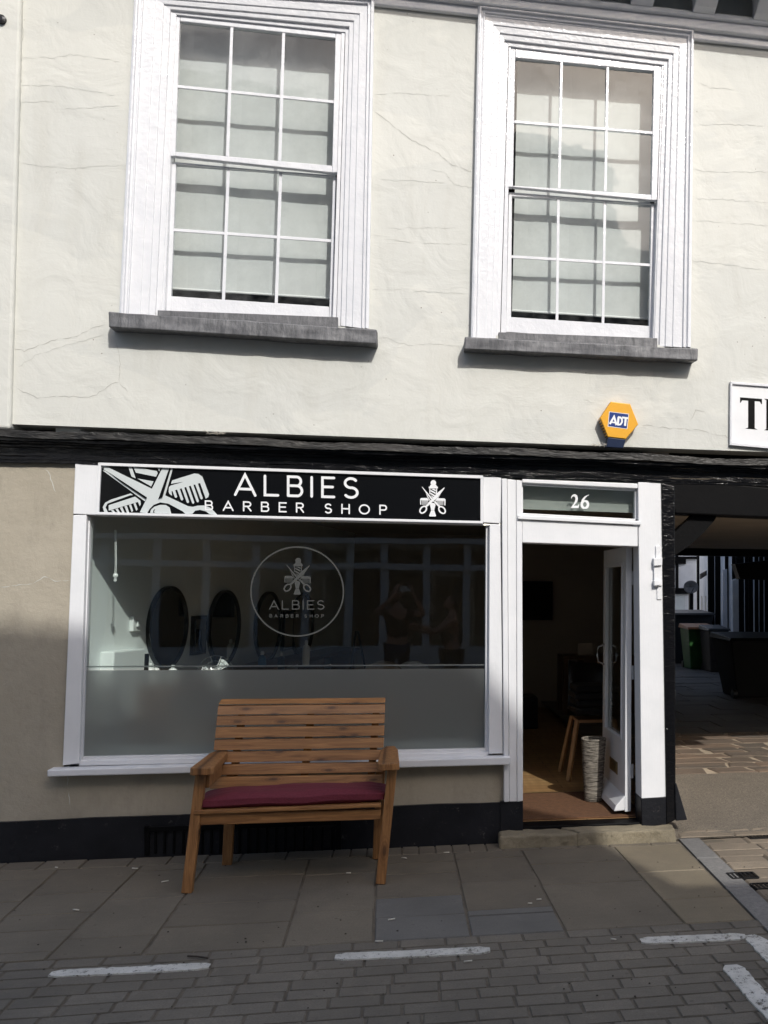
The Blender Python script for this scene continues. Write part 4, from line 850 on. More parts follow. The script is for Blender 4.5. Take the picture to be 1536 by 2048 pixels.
# litter
lit=[(113,1736,'b'),(270,1738,'b'),(152,1821,'b'),(330,1764,'b'),(697,1747,'b'),(893,1706,'b'),(808,1717,'b'),(783,1840,'b'),(1172,1684,'b'),(1227,1880,'b'),(936,1924,'b'),(758,1884,'b'),(1078,1800,'b'),(1060,1808,'b'),(1322,1609,'b')]
for i,(px,py,k) in enumerate(lit):
    p=gz(px,py,.004 if px<1300 else .1)
    m=MB(); a=random.uniform(-.6,.6); l=random.uniform(.010,.020); m.tube([(-l*math.cos(a),-l*math.sin(a),0),(l*math.cos(a),l*math.sin(a),0)],.0035,7); o=m.build('cigarette_butt','butt',None,smooth=True); o.location=(p.x,p.y,.008 if px<1300 else .075); tag(o,'pale cigarette butt lying on the paving','cigarette butt','cigarette butts on the paving')
random.seed(77); m=MB()
for i in range(150):
    x=random.uniform(-2.6,2.2); y=random.uniform(-3,-.05); s=random.uniform(.002,.006); n=5; a0=random.random()*6
    m.lathe((x,y,.002),[(s,0),(s*.8,s*.5)],n)
tag(m.build('grit','debris',None),'dark grit and crumbs scattered over the paving','grit',kind='stuff')
m=MB(); m.tube([gz(375,1912,.006),gz(395,1913,.007),gz(416,1916,.006)],.004,6); tag(m.build('twig','debris',None),'thin dry twig lying above the left white road line','twig')
random.seed(78)
for (px,py,lab) in ((1196,893,'dried grass and twigs caught under the alarm box'),(432,868,'tuft of dead grass lying on the black beam ledge')):
    c=at(px,py,-.11); m=MB()
    for i in range(22):
        a=c+Vector((random.uniform(-.06,.06),random.uniform(-.015,.01),random.uniform(-.004,.012))); d=Vector((random.uniform(-.04,.04),random.uniform(-.01,.01),random.uniform(-.01,.02))); m.tube([a,a+d*.5+Vector((0,0,.006)),a+d],.0011,4)
    tag(m.build('dry_grass','butt',None),lab,'dry grass')
# ------------------------------------------------------------ INTERIOR THINGS
def lwp(px,py):  # point on the slanted side wall
    r=ray(px,py); # x = lw0.x + SK*(y-lw0.y)
    t=(lw0.x+SK*(-D-lw0.y))/(r.x-SK*r.y); return CAM+r*t
wn=Vector((1,-SK,0)).normalized(); wt=Vector((SK,1,0)).normalized()
for i,(cx_,hw_,top,bot,lab) in enumerate(((332,38,1172,1336,'nearest and largest black-framed round wall mirror inside the shop'),(445,29,1180,1330,'second black-framed round mirror, behind the wire fan'),(533,22,1183,1322,'third round mirror, seen at the left of the window emblem'),(602,19,1186,1315,'farthest round mirror, seen through the window emblem lettering'))):
    c=lwp(cx_,(top+bot)/2); r=abs(lwp(cx_,top).z-lwp(cx_,bot).z)/2
    t=thing('round_mirror',c,lab,'mirror','round mirrors along the shop wall'); 
    def disc(r0,r1,d0,d1,n=40):
        m=MB()
        vs=[]; 
        for rr,dd in ((r0,d0),(r0,d1),(r1,d1),(r1,d0)):
            for k in range(n): a=k*2*math.pi/n; vs.append(c+wt*rr*math.cos(a)+Vector((0,0,rr*math.sin(a)))+wn*dd)
        fs=[]
        for q_ in range(4):
            for k in range(n): fs.append((q_*n+k,q_*n+(k+1)%n,((q_+1)%4)*n+(k+1)%n,((q_+1)%4)*n+k))
        m.add(vs,fs); return m
    disc(r,r*.95,.0,.035).build('mirror_frame','black_plastic',t)
    m=MB(); m.add([c+wt*r*.95*math.cos(k*math.pi/20)+Vector((0,0,r*.95*math.sin(k*math.pi/20)))+wn*.02 for k in range(40)],[tuple(range(40))]); m.build('mirror_glass','mirror',t)
for a,b,lab in (((382,1232),(405,1307),'small dark rectangular frame hung between the first two round mirrors'),((563,1222),(580,1298),'small dark rectangular frame hung between the third and fourth round mirrors')):
    p=lwp(*a); q_=lwp(*b); t=thing('picture_frame',p,lab,'picture frame','small frames between the mirrors'); z0,z1=min(p.z,q_.z),max(p.z,q_.z)
    f4=lambda d,k=0:[p+wn*d+wt*k+Vector((0,0,z1-p.z-k)),Vector((q_.x,q_.y,z1-k))+wn*d-wt*k,Vector((q_.x,q_.y,z0+k))+wn*d-wt*k,Vector((p.x,p.y,z0+k))+wn*d+wt*k]
    m=MB(); m.hexa(f4(.03),f4(0)); m.build('frame','black_plastic',t); m=MB(); m.hexa(f4(.033,.03),f4(.028,.03)); m.build('glass','mirror',t)
# light switch, blind cord, radiator panel
t=thing('light_switch',lwp(266,1247),'white double light switch on the sunlit shop side wall','light switch')
c=lwp(266,1247); m=MB(); m.hexa([c+wn*.03+wt*s*.05+Vector((0,0,u*.055)) for s,u in ((-1,1),(1,1),(1,-1),(-1,-1))],[c+wt*s*.05+Vector((0,0,u*.055)) for s,u in ((-1,1),(1,1),(1,-1),(-1,-1))]); m.build('switch_plate','white_plastic',t,bevel=.004)
m=MB(); c2=c+wn*.035; m.hexa([c2+wn*.012+wt*s*.015+Vector((0,0,u*.02)) for s,u in ((-1,1),(1,1),(1,-1),(-1,-1))],[c2+wt*s*.02+Vector((0,0,u*.025)) for s,u in ((-1,1),(1,1),(1,-1),(-1,-1))]); m.build('rocker','white_plastic',t,bevel=.003)
t=thing('blind_cord',at(231,1125,.16),'knotted white blind cord hanging inside the shop window','cord'); 
m=MB(); m.tube([at(230,1060,.16),at(230.5,1125,.16),at(229.5,1148,.16)],.0022,6); m.tube([at(232,1060,.16),at(233,1125,.16),at(232,1148,.16)],.0022,6); m.build('cord','white_plastic',t)
m=MB(); m.lathe(at(231,1152,.16),[(.003,.02),(.016,.012),(.017,-.005),(.008,-.012),(.012,-.03),(.004,-.042)],10); m.build('toggle','white_plastic',t,smooth=True)
p0=lwp(200,1303); p1=lwp(275,1297); t=thing('wall_heater',Vector((p0.x,p0.y,.7)),'flat white panel heater low on the sunlit shop side wall','heater')
m=MB(); m.hexa([p0+wn*.10,p1+wn*.06,Vector((p1.x,p1.y,.75))+wn*.06,Vector((p0.x,p0.y,.75))+wn*.10],[p0,p1,Vector((p1.x,p1.y,.75)),Vector((p0.x,p0.y,.75))]); m.build('heater_panel','int_white',t,bevel=.01)
m=MB(); q0=lwp(276,1308); m.hexa([q0+wn*.06,q0+wn*.06+wt*.05,q0+wn*.06+wt*.05-Vector((0,0,.4)),q0+wn*.06-Vector((0,0,.4))],[q0,q0+wt*.05,q0+wt*.05-Vector((0,0,.4)),q0-Vector((0,0,.4))]); m.build('heater_valve','dark_metal',t)
# counter
t=thing('barber_counter',(-1.5,2,.101),'long dark shelf counter below the round mirrors','counter'); a=lw0+wt*.75; b=lw0+wt*5.6
m=MB(); e=.36; z=.985; m.hexa([(a.x,a.y,z-.04),(a.x+e,a.y,z-.04),(a.x+e,a.y,z),(a.x,a.y,z)],[(b.x,b.y,z-.04),(b.x+e,b.y,z-.04),(b.x+e,b.y,z),(b.x,b.y,z)]); m.build('counter_top','dark_wood',t)
for k in range(5): c=a.lerp(b,k/4); m=MB(); m.box(c.x+.02,c.x+.30,c.y-.02 if k else c.y,c.y+.02,.101,z-.041); m.build('counter_support','dark_wood',t)
def bottle(px,py_top,Y,h,r,mat,cap,label):
    c=at(px,py_top,Y); base=Vector((c.x,c.y,c.z-h)); t=thing('bottle',base,label,'bottle','bottles on the counter')
    m=MB(); m.lathe(base,[(r*.95,0),(r,.005),(r,h*.70),(r*.75,h*.78),(r*.35,h*.82),(r*.35,h*.84)],16); m.build('bottle_body',mat,t,smooth=True)
    m=MB(); m.lathe(base+Vector((0,0,h*.84)),[(r*.45,0),(r*.45,h*.12),(r*.3,h*.16)],12); m.build('cap',cap,t,smooth=True)
bottle(301,1326,1.1,.16,.035,'white_plastic','white_plastic','white tub-shaped bottle leftmost on the counter'); bottle(312,1328,1.15,.15,.03,'white_plastic','black_plastic','white bottle with dark cap beside the leftmost tub'); bottle(346,1330,1.25,.13,.032,'int_white','white_plastic','squat pale bottle left of the wire fan')
bottle(525,1302,2.6,.22,.036,'blue_plastic','white_plastic','blue spray bottle seen below the third mirror'); bottle(563,1305,2.8,.2,.034,'black_plastic','white_plastic','black spray bottle right of the blue one'); bottle(613,1280,3.4,.25,.035,'int_white','white_plastic','clear pump bottle near the farthest mirror')
# wire fan
c=at(431,1345,.95); t=thing('wire_fan',(c.x,c.y,c.z-.2),'chrome wire desk fan standing inside the window','fan'); rf=.125
m=MB()
for k in range(20):
    a=k*math.pi*2/20; pts=[c+Vector((rf*s*math.cos(a),-.045*math.cos(s*math.pi/2)-.0,rf*s*math.sin(a))) for s in (0.15,.4,.7,.9,1.)]; m.tube(pts,.0014,4)
for rr,yy in ((rf,0),(rf*.7,-.02),(rf*.4,-.037)): m.tube([c+Vector((rr*math.cos(k*math.pi/16),yy,rr*math.sin(k*math.pi/16))) for k in range(33)],.0022,5)
m.build('fan_grille','chrome',t)
m=MB()
for k in range(3):
    a0=k*2*math.pi/3+.5; vs=[c+Vector((0,.02,0))]+[c+Vector((rf*.85*math.cos(a0+s*.18),.01+.012*s/4,rf*.85*math.sin(a0+s*.18))) for s in range(5)]; m.add(vs,[tuple(range(6))]); 
m.lathe(c+Vector((0,.0,0)),[(.03,-.012),(.035,.05),(.02,.09)],14,'y'); m.build('fan_blade','white_plastic',t)
m=MB(); m.tube([c+Vector((0,.05,0)),c+Vector((0,.05,-.2))],.012,8); m.lathe(c+Vector((0,.05,-.235)),[(.08,0),(.08,.01),(.02,.03)],16); m.build('fan_stand','chrome',t)
# barber chairs
def chair(px,Y,lab,mat):
    c=at(px,1326,Y); b=Vector((c.x,c.y,.101)); t=thing('barber_chair',b,lab,'chair','barber chairs')
    m=MB(); m.lathe(b,[(.26,0),(.26,.02),(.05,.05),(.04,.4)],24); m.build('pedestal','chrome',t,smooth=True)
    m=MB(); m.box(b.x-.26,b.x+.26,b.y-.28,b.y+.22,.58,.70); m.build('seat',mat,t,bevel=.03)
    m=MB(); pr=[(b.x+.24*math.cos(R(a)),b.y+.20,c.z-.24+.24*math.sin(R(a))) for a in range(0,181,15)]; m.prism([(b.x+.24,b.y+.20,.70)]+pr+[(b.x-.24,b.y+.20,.70)],(0,.10,0)); m.build('backrest',mat,t,bevel=.02)
    for s in (-1,1): m=MB(); m.box(b.x+s*.29-.03,b.x+s*.29+.03,b.y-.25,b.y+.15,.84,.89); m.box(b.x+s*.29-.02,b.x+s*.29+.02,b.y-.05,b.y+.02,.62,.84); m.build('armrest','black_plastic',t,bevel=.01)
chair(765,2.4,'left of the two barber chairs, its pale rounded back just above the frosting','int_wall'); chair(826,3.1,'right of the two barber chairs, its rounded back just above the frosting','opposite_grey')
t=thing('step_ladder',at(712,1330,3.5)-Vector((0,0,1)),'folding metal stand leaning open beyond the barber chairs','step ladder')
for k,(a,b) in enumerate((((700,1345),(712,1262)),((732,1345),(716,1262)))):
    m=MB(); p=at(*a,3.5); q_=at(*b,3.5); p=p+(p-q_)*1.6; m.beam(p,q_,.03,.02); m.build('stile','dark_metal',t)
c=at(1060,1200,5.4); t=thing('wall_television',(c.x-.2,6.48,c.z-.2),'flat black television mounted on the back wall inside the shop','television'); a=at(1105,1163,6.42); b=at(1105,1240,6.42)
m=MB(); m.box(a.x-.86,a.x,6.40,6.46,b.z,a.z); m.build('screen_casing','black_plastic',t,bevel=.005); m=MB(); m.box(a.x-.85,a.x-.01,6.397,6.3995,b.z+.01,a.z-.01); m.build('screen','sign_black',t)
c=at(1047,1097,3.5); t=thing('ceiling_strip_light',(c.x-.3,c.y,c.z),'pale strip light on the shop ceiling at the top of the doorway','ceiling light'); m=MB(); m.box(c.x-.5,c.x+.03,c.y-.03,c.y+.03,2.39,2.41); m.build('tube_cover','warm_lamp',t); m=MB(); m.box(c.x-.52,c.x+.05,c.y-.04,c.y+.04,2.411,2.449); m.build('lamp_housing','white_plastic',t)
# low bench with books at back, desk
def at_(px,py,Y): return at(px,py,Y)
a=at(1122,1345,5.2); t=thing('wooden_desk',(a.x+.4,5.2,.101),'dark wooden desk against the back wall beyond the doorway','desk')
m=MB(); m.box(a.x,a.x+.9,5.0,5.5,.86,.90); m.build('desk_top','dark_wood',t)
for x in (a.x+.03,a.x+.87):
    for y in (5.03,5.47): m=MB(); m.box(x-.03,x+.03,y-.03,y+.03,.101,.859); m.build('leg','dark_wood',t)
m=MB(); m.box(a.x+.25,a.x+.85,5.02,5.45,.45,.858); m.build('drawer_unit','dark_wood',t)
a=at(1046,1440,4.6); t=thing('low_cabinet',(a.x,4.8,.101),'low black cabinet on the floor at the left of the doorway view','cabinet'); m=MB(); m.box(a.x-.5,a.x+.16,4.5,4.9,.101,.46); m.build('cabinet_body','black_plastic',t,bevel=.01); m=MB(); m.box(a.x-.48,a.x-.01,4.49,4.4995,.18,.44); m.build('cabinet_door','black_timber',t)
a=at(1165,1328,5.2); m=MB(); m.prism([(a.x-.07,5.15,.901),(a.x+.13,5.15,.901),(a.x+.12,5.18,1.05),(a.x-.06,5.18,1.04)],(0,.02,0)); o=m.build('photo_card','int_wall',None); tag(o,'small pale picture card propped on the dark wooden desk','picture card')
# chair by the door with beech legs
b=gz(1215,1560,.101); b=Vector((1.60,1.15,.101)); t=thing('shell_chair',(1.66,1.68,.101),'black shell chair with pale splayed wooden legs just inside the door','chair')
sc=Vector((1.66,1.68,0))
for s,u in ((-1,-1),(1,-1),(-1,1),(1,1)): m=MB(); m.beam((sc.x+s*.25-.02,sc.y+u*.22,.101),(sc.x+s*.16-.02,sc.y+u*.13,.60),.038,.03); m.build('leg','beech',t,bevel=.004)
m=MB(); m.box(sc.x-.18,sc.x+.16,sc.y-.15,sc.y+.13,.575,.60); m.build('frame','beech',t)
m=MB(); prof=[]; 
N=9
for j in range(N):
    v=j/(N-1)
    for i in range(7):
        u=(i-3)/3.; 
        if v<.5: y=sc.y-.24+.40*(v/.5); z=.62+.02*u*u*2+.03*(v/.5-1)**2
        else: y=sc.y+.16+.12*((v-.5)/.5); z=.63+.42*((v-.5)/.5)
        m.v.append(Vector((sc.x+u*.24*(1-.15*v),y-.05*u*u*(v>.5),z+.03*u*u)))
for j in range(N-1):
    for i in range(6): m.f.append([j*7+i,j*7+i+1,(j+1)*7+i+1,(j+1)*7+i])
o=m.build('shell','black_plastic',t,smooth=True); so=o.modifiers.new('t','SOLIDIFY'); so.thickness=.012
for k in range(4):
    m=MB(); m.box(sc.x-.22+.01*(k%2),sc.x+.19,sc.y-.24,sc.y+.12,.655+k*.062,.711+k*.062); o=m.build('folded_cape','black_fabric',None,bevel=.02); tag(o,['lowest','second','third','topmost'][k]+' folded black cape in the pile on the shell chair','folded cape','folded capes on the shell chair')
# wicker vase
w0=Vector((1.445,.655,.113)); t=thing('wicker_vase',w0,'tall grey wicker vase standing on the mat inside the open door','vase')
m=MB(); prof=[]
n=34
for i in range(n+1):
    v=i/n; prof.append((.066+.028*v+.0028*(i%2),.46*v))
prof+=[(.088,.462),(.080,.44),(.06,.02)]
m.lathe(w0,prof,30); m.build('vase_body','wicker',t,smooth=True)
m=MB(); m.tube([w0+Vector((.091*math.cos(k*math.pi/12),.091*math.sin(k*math.pi/12),.462)) for k in range(25)],.008,8); m.build('rim','wicker',t,smooth=True)
# plant behind the frosted pane
c=at(885,1500,.35); t=thing('pot_plant',(c.x,c.y,c.z-.1),'blurred green pot plant behind the frosted part of the shop window','plant'); m=MB(); m.lathe((c.x,c.y,c.z-.1),[(.05,0),(.07,.12),(.06,.12)],16); m.build('pot','opposite_grey',t); m=MB(); random.seed(3)
for i in range(70):
    a=random.random()*6.28; e=random.uniform(.2,1.4); l=random.uniform(.06,.17); o_=Vector((c.x,c.y,c.z+.02)); d=Vector((math.cos(a)*math.cos(e),math.sin(a)*math.cos(e)*.6,math.sin(e))); s_=d.cross(Vector((0,0,1))).normalized()*.014; p=o_+d*l; m.add([p-d*.03,p+s_,p+d*.04,p-s_],[(0,1,2,3)])
m.build('foliage','leaf',t)
m=MB(); m.tube([(c.x,c.y,c.z),(c.x,c.y,c.z+.1)],.006,6); m.build('stem','leaf',t)
# ------------------------------------------------------------ YARD beyond the passage
def wheelie(name,label,x0,x1,Y,zt,zb_,mb_,lid,cat='wheelie bin',dep=.6,grp=None):
    t=thing(name,((x0+x1)/2,Y,zb_),label,cat,grp); k=.06*(x1-x0)/.5
    m=MB(); m.hexa([(x0+k,Y+k,zb_),(x1-k,Y+k,zb_),(x1,Y,zt-.04),(x0,Y,zt-.04)],[(x0+k,Y+dep-k,zb_),(x1-k,Y+dep-k,zb_),(x1,Y+dep,zt-.04),(x0,Y+dep,zt-.04)]); m.build('bin_body',mb_,t,bevel=.02)
    m=MB(); m.hexa([(x0-.03,Y-.04,zt-.045),(x1+.03,Y-.04,zt-.045),(x1+.01,Y-.02,zt+.0),(x0-.01,Y-.02,zt+.0)],[(x0-.03,Y+dep+.03,zt-.03),(x1+.03,Y+dep+.03,zt-.03),(x1+.01,Y+dep,zt+.05),(x0-.01,Y+dep,zt+.05)]); m.build('bin_lid',lid,t,bevel=.01)
    for x in (x0+.08,x1-.08): m=MB(); m.lathe((x,Y+.1 if 'large' in label else Y+dep,zb_+.06),[(.02,-.03),(.07,-.03),(.07,.03),(.02,.03)],14,'x'); m.build('wheel','black_plastic',t)
    return t
def yx(px,Y): return at(px,1250,Y).x
Yg=11.2; wheelie('wheelie_bin','green wheelie bin with a brown lid in the passage yard',yx(1377,Yg),yx(1432,Yg),Yg,at(1400,1254,Yg).z,.2,'bin_green','lid_tan',grp='bins in the yard')
Yb=10.6; wheelie('wheelie_bin','brown wheelie bin with grey lid right of the green bin',yx(1418,Yb),yx(1456,Yb)+.02,Yb,at(1440,1257,Yb).z,.2,'bin_brown','bin_dark',grp='bins in the yard')
Yc=12.6; wheelie('bin_container','large dark four-wheeled rubbish container behind the green bin',yx(1343,Yc)-.4,yx(1428,Yc),Yc,at(1400,1226,Yc).z,.2,'bin_dark','bin_dark','rubbish container',.9,'bins in the yard')
Yn=6.3; wheelie('bin_container','large black rubbish container at the right edge of the passage',yx(1462,Yn),yx(1462,Yn)+1.15,Yn,at(1500,1276,Yn).z,.2,'black_fabric','black_timber','rubbish container',.9,'bins in the yard')
# yard house at the back
YB=19.; hs=thing('yard_house',(yx(1400,YB),YB,.2),'pale rendered timber-framed house closing the yard behind the bins','house')
a=at(1340,1100,YB); b=at(1432,1100,YB); m=MB(); m.box(a.x-4,b.x,YB,YB+4,.2,4.6); m.build('house_wall','courtyard_white',hs)
m=MB()
for x0,x1,y0_,y1_ in ((1352,1357,1095,1185),(1340,1372,1118,1128),(1340,1380,1176,1188),(1340,1395,1113,1118)): m.pq([(x0,y0_),(x1,y0_),(x1,y1_),(x0,y1_)],YB-.06,YB)
m.build('timbering','black_timber',hs); m=MB(); m.pq([(1352,1190),(1370,1190),(1370,1225),(1352,1225)],YB-.03,YB+.01); m.build('window','glass',hs)
# side house, walls running back
sd=thing('side_house',(7,12,.2),'white house front with a downpipe and windows right of the satellite dish','house')
Yw0,Yw1=17.5,13.5; pA=at(1397,1180,Yw0); pB=at(1421,1180,Yw1)
m=MB(); m.hexa([(pA.x,pA.y,.2),(pB.x,pB.y,.2),(pB.x,pB.y,4.2),(pA.x,pA.y,4.2)],[(pA.x+1,pA.y+.3,.2),(pB.x+1,pB.y+.3,.2),(pB.x+1,pB.y+.3,4.2),(pA.x+1,pA.y+.3,4.2)]); m.build('house_wall','courtyard_white',sd)
m=MB(); m.tube([at(1398,1060,Yw0-.3),at(1399,1232,Yw0-.3)],.07,8); m.build('downpipe','black_timber',sd)
for x in (1404,1412): 
    u=(x-1397)/24.; Y=Yw0+(Yw1-Yw0)*u-.25; m=MB(); m.pq([(x,1192),(x+5,1192),(x+5,1228),(x,1228)],Y,Y+.06); m.build('window','opposite_render',sd)
m=MB(); m.pq([(1402,1148),(1420,1138),(1420,1146),(1402,1158)],14.6,14.7); m.build('roof_tiles','slate_roof',sd)
# timber-framed range along the right side of the yard
tf=thing('timber_range',(6,10,.2),'row of black posts and white panels of the yard range on the right','timber building')
G0=at(1421,1180,13.5); G1=at(1560,1180,8.8); dv=(G1-G0); 
m=MB(); bb=Vector((.8,.6,0)); m.hexa([(G0.x,G0.y,.2),(G1.x,G1.y,.2),(G1.x,G1.y,3.8),(G0.x,G0.y,3.8)],[(G0.x+.8,G0.y+.6,.2),(G1.x+.8,G1.y+.6,.2),(G1.x+.8,G1.y+.6,3.8),(G0.x+.8,G0.y+.6,3.8)]); m.build('range_wall','courtyard_white',tf)
for px,w in ((1422,5),(1429,6),(1436,3.5),(1441,3),(1457,6),(1472,8),(1480,7),(1488,8),(1497,6),(1506,9),(1517,7),(1527,8),(1538,9)):
    # intersect viewing direction with range wall line to get its place
    r=ray(px,1180); n_=Vector((dv.y,-dv.x,0)); tt=(G0-CAM).dot(n_)/r.dot(n_); c=CAM+r*tt; wd=w/1900*(c.y+D)*.9; d=dv.normalized()
    a_=c-n_.normalized()*-.0; o_=Vector((-d.y,d.x,0)); o_=o_ if o_.y<0 else -o_
    m=MB(); m.hexa([(c.x-wd/2+o_.x*.06,c.y+o_.y*.06,.2),(c.x+wd/2+o_.x*.06,c.y+o_.y*.06,.2),(c.x+wd/2+o_.x*.06,c.y+o_.y*.06,3.78),(c.x-wd/2+o_.x*.06,c.y+o_.y*.06,3.78)],[(c.x-wd/2-o_.x*.05,c.y-o_.y*.05,.2),(c.x+wd/2-o_.x*.05,c.y-o_.y*.05,.2),(c.x+wd/2-o_.x*.05,c.y-o_.y*.05,3.78),(c.x-wd/2-o_.x*.05,c.y-o_.y*.05,3.78)]); m.build('post','black_timber',tf)
Yd=11.4; m=MB(); m.pq([(1465,1160),(1477,1157),(1478,1278),(1466,1278)],Yd-1.0,Yd-.9); m.build('white_door','courtyard_white',tf)
m=MB(); m.pq([(1446,1140),(1454,1138),(1455,1258),(1446,1256)],12.0,12.1); m.build('narrow_window','opposite_grey',tf)
m=MB(); m.pq([(1470,1128),(1540,1120),(1540,1160),(1480,1158)],9.0,9.2); m.build('jetty_beam','black_timber',tf)
# satellite dish
Yq=15.5; c=at(1382,1174,Yq); t=thing('satellite_dish',(c.x,c.y,.2),'grey satellite dish on a dark pole above the rubbish container','satellite dish'); m=MB(); rr=.125/1900*0+16/1900*(Yq+D)
vs=[];fs=[]; n=24
for j,(k,dpt) in enumerate(((0.01,.06),(.5,.045),(.8,.02),(1.,0))):
    for i in range(n): a=i*2*math.pi/n; vs.append(c+Vector((rr*k*math.cos(a),dpt,rr*k*.85*math.sin(a))))
for j in range(3):
    for i in range(n): fs.append((j*n+i,j*n+(i+1)%n,(j+1)*n+(i+1)%n,(j+1)*n+i))
m.add(vs,fs); o=m.build('dish','dish_grey',t,smooth=True); o.modifiers.new('s','SOLIDIFY').thickness=.01
m=MB(); m.box(c.x-.0,c.x+.09,c.y+.1,c.y+.2,.2,c.z); m.build('pole','black_timber',t); m=MB(); m.tube([c+Vector((0,0,-rr*.8)),c+Vector((0,-.2,-rr*.2))],.008,6); m.build('feed_arm','black_timber',t)
# yard enclosure
yw=thing('yard_wall',(12,18,.2),'tall dim wall closing the far right of the yard','wall'); m=MB(); m.box(11.5,11.8,-.2,18,.0,3.2); m.box(1,2.4,9.2,20,.2,3.6); m.build('wall_face','opposite_render',yw)
# ------------------------------------------------------------ OPPOSITE SIDE OF THE STREET (seen in reflections; casts the shade)
OY=-9.5; OX=3.93
ob=thing('opposite_building',(-1,OY-3,0),'building across the street with a dark fascia and steep roof, reflected in the shop window','building')
m=MB(); m.box(-4.9,OX,OY-6,OY-.3,3.5,7.5); m.box(-4.9,-4.5,OY-6,OY,0,3.5); m.box(OX-.4,OX,OY-6,OY,0,3.5); m.box(-4.5,OX-.4,OY-5,OY-4.8,0,3.5); m.box(-4.9,OX,OY-.31,OY,3.5,7.5); m.build('wall','opposite_render',ob)
ez=7.68; rz0=11.9; rz1=11.25
m=MB(); m.add([(-4.9,OY+.05,ez),(OX,OY+.05,ez),(OX,OY-3,rz1),(-4.9,OY-3,rz0),(-4.9,OY-6,ez),(OX,OY-6,ez),(-4.9,OY+.05,7.4),(OX,OY+.05,7.4),(OX,OY-6,7.4),(-4.9,OY-6,7.4)],[(0,1,2,3),(3,2,5,4),(0,3,4,9,6),(1,7,8,5,2),(0,6,7,1),(4,5,8,9),(6,9,8,7)]); m.build('roof','slate_roof',ob)
m=MB(); m.box(-4.8,OX-.1,OY,OY+.14,2.55,3.25); m.build('fascia','sign_black',ob)
m=MB(); m.box(-4.85,OX-.05,OY,OY+.18,2.46,2.55); m.box(-4.85,OX-.05,OY,OY+.1,2.02,2.12)
for x in (-4.7,-3.9,-3.15,-2.4,-1.6,-.9,-.35,.35,1.0,1.75,2.5,3.2,3.9): m.box(x-.06,x+.06,OY-.02,OY+.06,0.3,2.455)
m.box(-4.8,OX-.1,OY,OY+.05,.3,.75); m.build('shopfront_frame','opposite_grey',ob)
m=MB(); m.box(-4.75,OX-.12,OY-.01,OY-.005,.75,2.46); m.build('shopfront_glass','glass',ob)
for x in (-4.2,-2.4,-.6,1.2,3.0):
    m=MB(); m.box(x-.5,x+.5,OY,OY+.05,4.1,5.9); w_=m.build('window','opposite_grey',ob); m=MB(); m.box(x-.42,x+.42,OY+.051,OY+.055,4.18,5.82); m.build('pane','sign_black',w_)
# lettering of the fascia, facing this side of the street
mbL=MB()
def opp(txt,x,z,h,sp,w):
    fl=Flat(0,None); k=0
    for ch in txt:
        if ch==' ': x-=sp*.6; continue
        ww=h*(.62 if ch!='m' else .95)*(1 if ch not in 'tr' else .7)
        fl.to=lambda u,v,x=x,ww=ww: (x-u*ww,z+v*h)
        for st in GL[ch]:
            cl=(ch=='o') or (ch in 'ap' and len(st)==18); fl.stroke(st,w/h,closed=cl,caps=False)
        x-=ww+sp
    for v in fl.mb.v: v.y=OY+.145+(-v.y)
    return fl.mb
lt=opp('the',-.55,2.95,.15,.03,.02); lt.build('fascia_lettering','opposite_grey',ob)
lt=opp('taproom',-.95,2.78,.30,.045,.035); lt.build('fascia_lettering','opposite_render',ob)
oc=thing('opposite_house',(-8,OY-3,0),'pale house across the street left of the reflected shop','house'); m=MB(); m.box(-16,-8.2,OY-6,OY+.1,0,7.6); m.build('wall','courtyard_white',oc); m=MB(); m.add([(-16,OY+.2,7.6),(-8.2,OY+.2,7.6),(-8.2,OY-3,11.9),(-16,OY-3,11.9),(-16,OY-6,7.6),(-8.2,OY-6,7.6)],[(0,1,2,3),(3,2,5,4),(0,3,4),(1,5,2),(0,4,5,1)]); m.build('roof','slate_roof',oc)
od=thing('opposite_cottage',(9,OY-3,0),'lower house across the street to the right, whose roof shades the near paving','house'); m=MB(); m.box(OX+.01,14,OY-6,OY,0,6.5); m.build('wall','opposite_render',od); m=MB(); X0=OX+.012; m.add([(X0,OY+.1,6.62),(14,OY+.1,6.5),(14,OY-3,8.9),(X0,OY-3,9.05),(X0,OY-6,6.5),(14,OY-6,6.5)],[(0,1,2,3),(3,2,5,4),(0,3,4),(1,5,2),(0,4,5,1)]); m.build('roof','slate_roof',od)
for x in (5.6,7.6,9.6):
    m=MB(); m.box(x-.5,x+.5,OY,OY+.05,3.9,5.5); w_=m.build('window','opposite_grey',od); m=MB(); m.box(x-.42,x+.42,OY+.051,OY+.055,3.98,5.42); m.build('pane','sign_black',w_)
m=MB(); m.box(6.2,7.1,OY,OY+.06,0,2.1); m.build('door','black_timber',od)
# ------------------------------------------------------------ PEOPLE (standing at the camera, seen only as reflections)
def skin(name,verts,edges,rads,mat,parent,sub=2):
    me=bpy.data.meshes.new(name); me.from_pydata([tuple(v) for v in verts],edges,[]); o=bpy.data.objects.new(name,me); C.objects.link(o); me.materials.append(M[mat])
    if parent: o.parent=parent; o.matrix_parent_inverse=Matrix.Translation(-parent.location)
    s=o.modifiers.new('skin','SKIN'); lay=me.skin_vertices[0] if me.skin_vertices else None
    if lay is None:
        bm=bmesh.new(); bm.from_mesh(me); bm.verts.layers.skin.verify(); bm.to_mesh(me); bm.free(); lay=me.skin_vertices[0]
    for i,r in enumerate(rads): lay.data[i].radius=(r,r) if not hasattr(r,'__len__') else r; lay.data[i].use_root=(i==0)
    s.use_smooth_shade=True
    u=o.modifiers.new('sub','SUBSURF'); u.levels=u.render_levels=sub; return o
